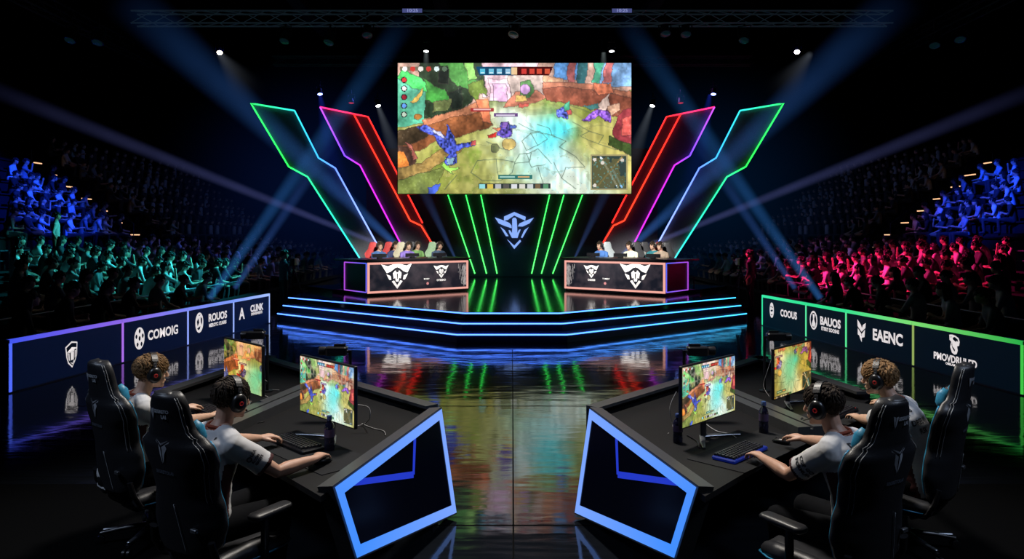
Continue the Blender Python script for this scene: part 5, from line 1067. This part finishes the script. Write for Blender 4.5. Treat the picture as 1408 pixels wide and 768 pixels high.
for s in (-1, 1):
    side = 'left' if s < 0 else 'right'
    for r, (x, z) in enumerate(LOW):
        ys = []; y = x / .700 + .25 + rg.uniform(0, .3); end = min(25.5, x / .700 + 13.5 - r * .6) if r else 19.0
        while y < end: ys.append(y); y += rg.uniform(.80, 1.0) * (1.0 if r else 1.25)
        for k, y in enumerate(ys):
            if r and rg.random() < .05: continue
            cn, cl = rg.choice(SHIRTS if r else SHIRTS[2:7]); sx = s * (x + rg.uniform(-.04, .04))
            spectator((sx, y, z), -s * (PI / 2 - rg.uniform(.25, .95)), cl, 'spectator in %s shirt, %s row of the %s lower stand, %s from the near end' % (cn, NUM[r], side, NUM[k]), 'seated audience'); count += 1
    for r, (x, z) in enumerate(UPP[:5]):
        ys = []; y = x / .700 + .2 + rg.uniform(0, .3)
        while y < YA[0] - 1.0: ys.append(y); y += rg.uniform(.66, .85)
        for k, y in enumerate(ys):
            if rg.random() < .08: continue
            cn, cl = rg.choice(SHIRTS)
            spectator((s * x, y, z), -s * (PI / 2 - rg.uniform(.2, .8)), cl, 'spectator in %s shirt, %s row of the %s upper stand, %s from the near end' % (cn, NUM[r], side, NUM[k]), 'seated audience'); count += 1
    for r, (x, z) in enumerate(UPP):                            # dim rows beyond the aisle
        y = YA[1] + .5 + rg.uniform(0, .4)
        while y < 47: far.append((s * x, y, z, s)); y += rg.uniform(.75, 1.1)
    for r, (x, z) in enumerate(LOW[1:]):
        y = 26.2 + rg.uniform(0, .5)
        while y < 40: far.append((s * x, y, z, s)); y += rg.uniform(.85, 1.3)
print('INDIVIDUALS', count, 'FAR', len(far))
far.sort(key=lambda p: p[1])
lab = {}
for i, (x, y, z, s) in enumerate(far):
    if count >= 298: break
    k = lab.get((s, round(abs(x) * 100)), 0); lab[(s, round(abs(x) * 100))] = k + 1
    upper = abs(x) > 15; rows = UPP if upper else LOW; r = min(range(len(rows)), key=lambda q: abs(rows[q][0] - abs(x)))
    spectator((x, y, z), -s * (PI / 2 - rg.uniform(.2, .7)), rg.choice(SHIRTS)[1], 'dimly lit spectator, %s row of the %s %s stand, %s seat %s' % (NUM[r], 'left' if s < 0 else 'right', 'upper' if upper else 'lower', NUM[k], 'beyond the aisle' if upper else 'past the bright seats'), 'seated audience'); count += 1; last = i
b = MB()
for (x, y, z, s) in far[last + 1:]:                              # the rest of the far, unlit crowd
    a = -s * (PI / 2 - rg.uniform(.2, .7)); X = M.Translation((x, y, z)) @ M.Rotation(-a, 4, 'Z'); b.x = X
    b.tube([(0, 0, .42), (0, 0, .7), (0, .02, .93), (0, .03, 1.03)], [(.17, .13), (.17, .12), (.20, .11), (.07, .06)], 8, rg.choice((0, 1, 1))); b.ell((0, .07, 1.17), (.085, .10, .12), 8, 6, 2); b.ell((0, .05, 1.21), (.09, .10, .10), 8, 5, 1); b.tube([(0, .05, .48), (0, .42, .50), (0, .42, .08)], [(.16, .08)] * 3, 6, 1)
o = b.build('far_crowd', [mat('crowd_pale', (.35, .36, .4), .9), mat('crowd_dark', (.03, .03, .04), .9), mat('crowd_skin', (.40, .26, .20), .7)], None, 180, False); tag(o, 'dim mass of spectators filling the far rows of both stands', 'crowd', None, 'stuff')
# people on their feet
def standing(label, loc, ang, col, arms_fwd):
    b = MB(); n = 18
    prof = [(.86, .15, .11), (.95, .175, .12), (1.05, .155, .105), (1.18, .165, .11), (1.32, .19, .115), (1.42, .17, .09), (1.47, .08, .07), (1.52, .055, .055)]
    vs = [(rx * math.cos(2 * PI * k / n), ry * math.sin(2 * PI * k / n), z) for z, rx, ry in prof for k in range(n)]; K = len(prof)
    b.add(vs, [(i * n + k, i * n + (k + 1) % n, (i + 1) * n + (k + 1) % n, (i + 1) * n + k) for i in range(K - 1) for k in range(n)] + [tuple(range(n - 1, -1, -1)), tuple(range((K - 1) * n, K * n))])
    hm = M.Translation((0, .03, 1.635)); b.tube([(0, 0, 1.45), (0, .01, 1.6)], .055, 10); head_form(b, hm); hands = []
    for e in (-1, 1):
        S = V((e * .19, 0, 1.39)); E, Wp = ik(S, V((e * .15, .32, 1.15)) if arms_fwd else V((e * .27, .06, .88)), .29, .26, (e * .5, -1, -.5)); b.tube([S, E, Wp], [.062, .045, .028], 10); hand(b, Wp, Wp - E, (0, 0, 1) if arms_fwd else (0, 1, 0), -e); hands.append((E, Wp))
        b.tube([(e * .09, 0, .92), (e * .10, .01, .50), (e * .10, -.02, .08)], [.10, .07, .05], 12); b.tube([(e * .10, -.05, .045), (e * .11, .16, .035)], [.045, .035], 8)
    me = remesh(b, 'standing_person', .018, 2)
    for p in me.polygons:
        c = V(p.center); mi = 1 if c.z > .93 else 2
        if (hm.inverted() @ c).length < .155 or any((c - w_).length < .2 and (c - e_).length > .1 for e_, w_ in hands): mi = 0
        p.material_index = mi
    o = obj('standing_person', me, ['cskin', 'cshirt', 'ctrous'], None, 180, False); tag(o, label, 'person', 'people on their feet'); o.location = loc; o.rotation_euler = (0, 0, -ang); o.color = (*col, 1)
    h = bpy.data.objects.new('hair', HF[0]); COL.objects.link(h); h.parent = o; h.matrix_local = hm
    return o
p = V((-(xw + .75), (xw + .75) / .627, 1.145))
standing('person in pale teal shirt standing on the walkway between the left stands', p, 1.1, (.6, .65, .62), False)
standing('crew member in dark clothes standing past the left boards beside the stage', V((pd(390, 0, 20.5).x, 20.5, 0)), .9, (.06, .05, .10), True)
standing('crew member in dark clothes standing past the right boards beside the stage', V((pd(1032, 0, 21.5).x, 21.5, 0)), -.9, (.05, .06, .07), False)
# camera tripods beside the stage
for s, px in ((-1, 404), (1, 1018)):
    x = pd(px, 0, 20.2).x; t = thing('camera_tripod', 'dark video camera on a tripod %s of the stage' % ('left' if s < 0 else 'right'), 'camera', (x, 20.2, 0), 0, 'video cameras beside the stage')
    for k in range(3): a = 2 * PI * k / 3; b = MB(); b.tube([(0, 0, 1.25), (.42 * math.cos(a), .42 * math.sin(a), 0.01)], .02, 6); b.build('leg', 'rig', t)
    b = MB(); b.rbox((0, 0, 1.44), (.16, .42, .2), .03); b.lathe([(.06, 0), (.07, .16)], 12, 0, M.Rotation(-PI / 2, 3, 'X'), (0, .2, 1.44)); b.build('camera_body', 'plastic', t); b = MB(); b.tube([(0, -.1, 1.34), (.15, -.45, 1.2)], .012, 6); b.lathe([(.05, 1.24), (.04, 1.34)], 10); b.build('pan_head', 'rig', t)
# small crates and posts at the ends of the stage
for s, px in ((-1, 470), (1, 954)):
    p = pz(px, 401, ZS); t = thing('floor_post', 'short pale post standing on the stage %s of the %s desk' % (('left', 'left') if s < 0 else ('right', 'right')), 'post', (p.x, p.y, ZS), 0, 'short stage posts'); b = MB(); b.lathe([(.09, 0), (.09, .03), (.02, .04), (.02, .40), (.05, .40), (.05, .44)], 12); b.build('post', 'rig', t)
# ------------------------------------------------------------------ rigging, lamps, beams
def truss(name, p, q, w_, label, n, lit=None, m='rig'):
    p, q = V(p), V(q); t = thing(name, label, 'truss', tuple(p), 0, 'ceiling trusses'); d = q - p; L = d.length; a = d.normalized(); sdv = a.cross(V((0, 0, 1))).normalized(); b = MB()
    crn = [sdv * i * w_ / 2 + V((0, 0, j * w_ / 2)) for i, j in ((-1, -1), (1, -1), (1, 1), (-1, 1))]
    for c in crn: b.tube([c, d + c], .03, 6)
    b.build('chord', m, t); b = MB()
    for k in range(n):
        x0, x1 = a * (L * k / n), a * (L * (k + 1) / n)
        for i in range(4): b.tube([crn[i] + x0, crn[(i + 1) % 4] + x1], .016, 5)
    b.build('lacing', m, t)
    return t
rig_painted_lit = mat('rig_metal_painted_lit', (.10, .13, .16), .4, .4, em=(.25, .45, .6), es=.014)  # faint emission painted on the metal stands for light falling on it
truss('truss', (-13.2, 25.4, 9.75), (13.2, 25.4, 9.75), .42, 'long lit lattice truss above the big screen', 34, None, rig_painted_lit)
truss('truss', (-9, 27.4, 8.75), (9, 27.4, 8.75), .30, 'dark lattice truss right behind the top of the screen', 22)
truss('truss', (-12, 22, 9.9), (12, 22, 9.9), .5, 'dark lattice truss near the top edge in front of the screen', 26)
truss('truss', (-14.6, 14, 9.4), (-15.0, 40, 9.4), .45, 'lattice truss running lengthwise over the left stand', 26)
truss('truss', (14.6, 14, 9.4), (15.0, 40, 9.4), .45, 'lattice truss running lengthwise over the right stand', 26)
for k, x in enumerate((-7.2, -4.8, -2.4, 2.4, 4.8, 7.2)):
    b = MB(); b.box((0, 0, 0), (.5, 9, .30)); o = b.build('ceiling_beam', 'dark' if k % 2 else MT.setdefault('beam', mat('dark_beam', (.018, .022, .03), .7)), None, 0); o.location = (x * 1.15, 28, 11.2); struct(o)
for s in (-1, 1):
    p = pd(704 + s * 144 + 7, 15, 24.9); b = MB(); b.box((0, 0, 0), (.72, .05, .16)); o = b.build('truss_sign', 'plastic', None, 0); o.location = p; tag(o, 'small lit blue plate on the truss above the %s corner of the screen' % ('left' if s < 0 else 'right'), 'sign', 'plates on the truss')
    b = MB(); v2, f2 = text_mesh('10:25', .15, .003, 0, 1.2); b.prism([(-.34, -.07), (.34, -.07), (.34, .07), (-.34, .07)], (0, -.03, 0), (1, 0, 0), (0, 0, 1), (0, -1, 0), .002, 0); b.add([(x, -.034, y) for x, y in v2], f2, 1); b.build('plate', [mat('plate_blue', (.05, .05, .15), .5, em=(.10, .12, .35), es=.6), mat('plate_text', (.3, .3, .6), .5, em=(.4, .45, .9), es=.6)], o, 0, False)
def fixture(px, py, d, aim, label, lens, kind=1., k=.72):
    p = pd(px, py, d); aim = V(aim).normalized(); t = thing('spotlight', label, 'spotlight', tuple(p), 0, 'spotlights on the rig')
    R = V((0, 0, 1)).rotation_difference(aim).to_matrix(); b = MB(); b.lathe([(.06 * k, -.34 * k), (.11 * k, -.30 * k), (.12 * k, -.12 * k), (.15 * k, 0), (.15 * k, .02 * k)], 16, 0, R); b.build('lamp_head', 'plastic', t, 40)
    b = MB(); b.lathe([(.125 * k, .021 * k), (.09 * k, .035 * k)], 14, 0, R); b.build('lens', lens, t, 60)
    b = MB(); sx = aim.cross(V((0, 0, 1))); sx = sx.normalized() if sx.length > .1 else V((1, 0, 0)); c = -aim * .15 * k
    b.tube([c + sx * .17 * k, c + sx * .17 * k + V((0, 0, .28 * k)), c - sx * .17 * k + V((0, 0, .28 * k)), c - sx * .17 * k], .018 * k, 6); b.tube([c + V((0, 0, .28 * k)), c + V((0, 0, .52 * k))], .03 * k, 8); b.build('yoke', 'rig', t); return p
dn = (0, -.15, -1)
fixture(302, 72, 24, (.3, -.6, -.8), 'bright white spotlight high on the left of the rig', 'lampwarm'); fixture(1096, 71, 24, (-.3, -.6, -.8), 'bright white spotlight high on the right of the rig', 'lampwarm')
fixture(586, 70, 25.2, dn, 'white downlight above the left part of the screen', 'lamp'); fixture(841, 70, 25.2, dn, 'white downlight above the right part of the screen', 'lamp')
fixture(440, 129, 27, (.15, -.3, -1), 'small blue spotlight above the left magenta light frame', 'lampblue'); fixture(981, 129, 27, (-.15, -.3, -1), 'small blue spotlight above the right magenta light frame', 'lampblue')
fixture(520, 145, 26.5, (.28, -.3, -1), 'white spotlight just left of the screen', 'lamp'); fixture(897, 145, 26.5, (-.28, -.3, -1), 'white spotlight just right of the screen', 'lamp')
fixture(483, 141, 27, dn, 'dim red lamp above the left red light frame', 'lampred'); fixture(936, 141, 27, dn, 'dim red lamp above the right red light frame', 'lampred')
for px, py, d, l in ((391, 56, 25.3, 'unlit moving light hanging far left on the lit truss'), (452, 58, 25.3, 'unlit moving light hanging left of the screen on the lit truss'), (505, 48, 25.3, 'unlit moving light just left of the left truss plate'), (706, 47, 25.3, 'unlit moving light over the middle of the screen'), (915, 46, 25.3, 'unlit moving light right of the right truss plate'), (943, 47, 25.3, 'second unlit moving light right of the right truss plate'), (1023, 55, 25.3, 'teal tinted moving light hanging on the right of the lit truss'), (134, 58, 24, 'unlit lamp on the left lengthwise truss'), (1285, 62, 24, 'unlit lamp on the right lengthwise truss'), (96, 55, 24, 'second unlit lamp on the left lengthwise truss'), (1320, 54, 24, 'second unlit lamp on the right lengthwise truss')):
    fixture(px, py, d, (random.uniform(-.3, .3), -.5, -1), l, 'lampdim', 1, 1.25)
# beams of light hanging in the haze: self-glowing cones painted as scattered lamp light
def beam_mat(name, col, st, L, r0, r1):
    m = bpy.data.materials.new(name); m.use_nodes = True; nt = m.node_tree; nt.nodes.clear(); N = nt.nodes.new; K = nt.links.new
    out = N('ShaderNodeOutputMaterial'); em = N('ShaderNodeEmission'); em.inputs['Color'].default_value = (*col, 1); K(em.outputs[0], out.inputs['Volume'])
    tc = N('ShaderNodeTexCoord'); sp = N('ShaderNodeSeparateXYZ'); K(tc.outputs['Object'], sp.inputs[0])
    def mth(op, a, b_=None):
        n = N('ShaderNodeMath'); n.operation = op
        for i, x in enumerate((a, b_)):
            if x is None: continue
            if isinstance(x, (int, float)): n.inputs[i].default_value = x
            else: K(x, n.inputs[i])
        return n.outputs[0]
    r2 = mth('ADD', mth('MULTIPLY', sp.outputs[0], sp.outputs[0]), mth('MULTIPLY', sp.outputs[1], sp.outputs[1]))
    rad = mth('ADD', mth('MULTIPLY', sp.outputs[2], (r1 - r0) / L), r0)
    e = mth('SUBTRACT', 1., mth('DIVIDE', r2, mth('MULTIPLY', rad, rad))); e = mth('MAXIMUM', e, 0.); e = mth('POWER', e, 1.5)
    f = mth('DIVIDE', e, mth('MULTIPLY', rad, 1.)) ; tt = mth('DIVIDE', sp.outputs[2], L)
    fade = mth('POWER', mth('MAXIMUM', mth('SUBTRACT', 1., tt), 0.), 1.15); fade = mth('MULTIPLY', fade, mth('DIVIDE', r0, rad)) if r1 > r0 * 1.5 else fade
    fade = mth('ADD', fade, mth('MULTIPLY', mth('MULTIPLY', tt, mth('SUBTRACT', 1., tt)), .55))
    nz = N('ShaderNodeTexNoise'); nz.inputs['Scale'].default_value = .6; nz.inputs['Detail'].default_value = 2; K(tc.outputs['Object'], nz.inputs['Vector'])
    K(mth('MULTIPLY', mth('MULTIPLY', mth('MULTIPLY', f, fade), mth('ADD', .55, nz.outputs['Fac'])), st), em.inputs['Strength'])
    return m
def beam(a, c, r0, r1, col, st, label):
    a, c = V(a), V(c); d = c - a; L = d.length; b = MB(); b.lathe([(r0, 0), (r1, L)], 20)
    o = b.build('light_beam', beam_mat('painted_beam_glow', col, st, L, r0, r1), None, 0); o.location = a; o.rotation_mode = 'QUATERNION'; o.rotation_quaternion = V((0, 0, 1)).rotation_difference(d); tag(o, label, 'light beam', 'light beams in the haze', 'stuff'); return o
SB, VB = (.06, .22, .75), (.28, .32, .95)
for s in (-1, 1):
    mx = lambda p: p if s < 0 else 1408 - p + 8
    sn, on = ('left', 'right') if s < 0 else ('right', 'left')
    src = pd(mx(562), 352, 24.5)
    beam(src, pd(mx(165), -12, 22), .10, .95, SB, .34, 'wide blue beam rising from behind the %s stage desk to the upper %s corner' % (sn, sn))
    beam(src, pd(mx(-60), 102, 21), .08, .36, VB, .13, 'pale blue beam from behind the %s stage desk sweeping over the %s stand' % (sn, sn))
    beam(pd(mx(288), 410, 17.5), pd(mx(560), 25, 24.5), .11, .55, (.04, .20, .62), .24, 'blue beam rising from the %s boards towards the screen, outer one' % sn)
    beam(pd(mx(323), 396, 18.6), pd(mx(470), 175, 24), .09, .32, (.06, .17, .62), .17, 'blue beam rising from the %s boards, inner one' % sn)
    beam(pd(mx(627), 357, 26), pd(mx(560), 215, 26.5), .05, .36, (.12, .25, .75), .16, 'short blue beam between the %s stage desk and the screen' % sn)
    beam(pd(mx(520), 146, 26.5), pd(mx(556), 245, 26), .10, .50, (.45, .52, .62), .10, 'faint white beam falling beside the %s edge of the screen' % sn)
    beam(pd(mx(440), 130, 27), pd(mx(470), 300, 27), .08, .9, (.03, .06, .9), .13, 'deep blue glow falling through the %s magenta light frame' % sn)
    beam(pd(mx(586), 72, 25.2), pd(mx(586), 96, 25.2), .09, .16, (.5, .6, .6), .12, 'short white glow under the downlight at the %s of the screen' % sn)
    beam(pd(mx(302), 74, 24), pd(mx(345), 130, 22), .12, .7, (.35, .40, .50), .05, 'faint white glow under the bright spotlight high on the %s' % sn)
# ------------------------------------------------------------------ lamps that light the hall, plus added fills
def spot(name, loc, tgt, P, col, deg, blend=.6, r=.25):
    l = bpy.data.lights.new(name, 'SPOT'); l.energy = P; l.color = col; l.spot_size = math.radians(deg); l.spot_blend = blend; l.shadow_soft_size = r
    o = bpy.data.objects.new(name, l); COL.objects.link(o); o.location = loc; o.rotation_euler = (V(tgt) - V(loc)).to_track_quat('-Z', 'Y').to_euler(); return o
spot('stand_light', (-2.5, 25, 6.0), (-11.2, 19.0, 1.0), 12500, (.03, .62, .66), 40, .8)
spot('stand_light', (2.5, 25, 6.0), (12.2, 18.6, 1.0), 18500, (1, .018, .20), 40, .8)
spot('stand_light', (-4, 22, 9), (-17.8, 26.0, 4.0), 26000, (.01, .06, 1), 26, .7)
spot('stand_light', (4, 22, 9), (17.8, 26.0, 4.0), 26000, (.01, .06, 1), 26, .7)
spot('stand_light', (-4, 28, 9), (-13, 27, 1.5), 2200, (.08, .12, .8), 50, .9); spot('stand_light', (4, 28, 9), (13, 27, 1.5), 2200, (.30, .10, .5), 50, .9)
spot('stand_light', (-3, 30, 10), (-18, 40, 4), 700, (.2, .28, .8), 60, .9); spot('stand_light', (3, 30, 10), (18, 40, 4), 800, (.25, .3, .7), 60, .9)
spot('stand_light', (-4, 25, 6.0), (-14.25, 22.7, 2.3), 5000, (.05, .75, .72), 9, .7)  # unseen narrow spot added to brighten the person on the walkway
for s in (-1, 1):
    spot('key_light', (s * .2, 7.2, 7.0), (s * 2.0, 5.0, .9), 2100, (1, .93, .84), 46, .8, .5)
    spot('fill_light', (s * 5.5, 3.0, 6.0), (s * 2.2, 5.0, .9), 480, (.62, .75, 1), 50, .8, .5)  # unseen fill added to brighten the backs of the jerseys
    spot('stage_light', (s * .8, 13, 5.2), (s * 3.4, 21.8, 1.8), 8500, (1, .96, .9), 20, .6, .4)
spot('wall_fill', (0, 22, 7), (0, 29, 2.2), 420, (.02, .45, .55), 60, .9)  # unseen teal fill added to lift the dark stage wall
# blue haze glow painted as emission behind the light frames
def haze(name, loc, r, col, st, label):
    b = MB(); b.ell((0, 0, 0), r, 20, 14); m = bpy.data.materials.new('painted_haze_glow'); m.use_nodes = True; nt = m.node_tree; nt.nodes.clear(); N = nt.nodes.new; K = nt.links.new
    out = N('ShaderNodeOutputMaterial'); em = N('ShaderNodeEmission'); em.inputs['Color'].default_value = (*col, 1); K(em.outputs[0], out.inputs['Volume'])
    tc = N('ShaderNodeTexCoord'); mp = N('ShaderNodeMapping'); mp.inputs['Scale'].default_value = [1 / q for q in r]; K(tc.outputs['Object'], mp.inputs['Vector'])
    ln = N('ShaderNodeVectorMath'); ln.operation = 'LENGTH'; K(mp.outputs[0], ln.inputs[0]); mr = N('ShaderNodeMapRange'); mr.interpolation_type = 'SMOOTHSTEP'; mr.inputs['From Min'].default_value = 1.; mr.inputs['From Max'].default_value = 0.; mr.inputs['To Max'].default_value = st; K(ln.outputs['Value'], mr.inputs['Value']); K(mr.outputs[0], em.inputs['Strength'])
    o = b.build(name, m, None, 0); o.location = loc; tag(o, label, 'haze', None, 'stuff')
haze('painted_haze_glow', (-8.5, 32.5, 4.2), (8, 3.5, 6.5), (.02, .09, .5), .011, 'dim blue glow painted as haze behind the left light frames')
haze('painted_haze_glow', (8.5, 32.5, 4.2), (8, 3.5, 6.5), (.01, .13, .42), .011, 'dim teal blue glow painted as haze behind the right light frames')
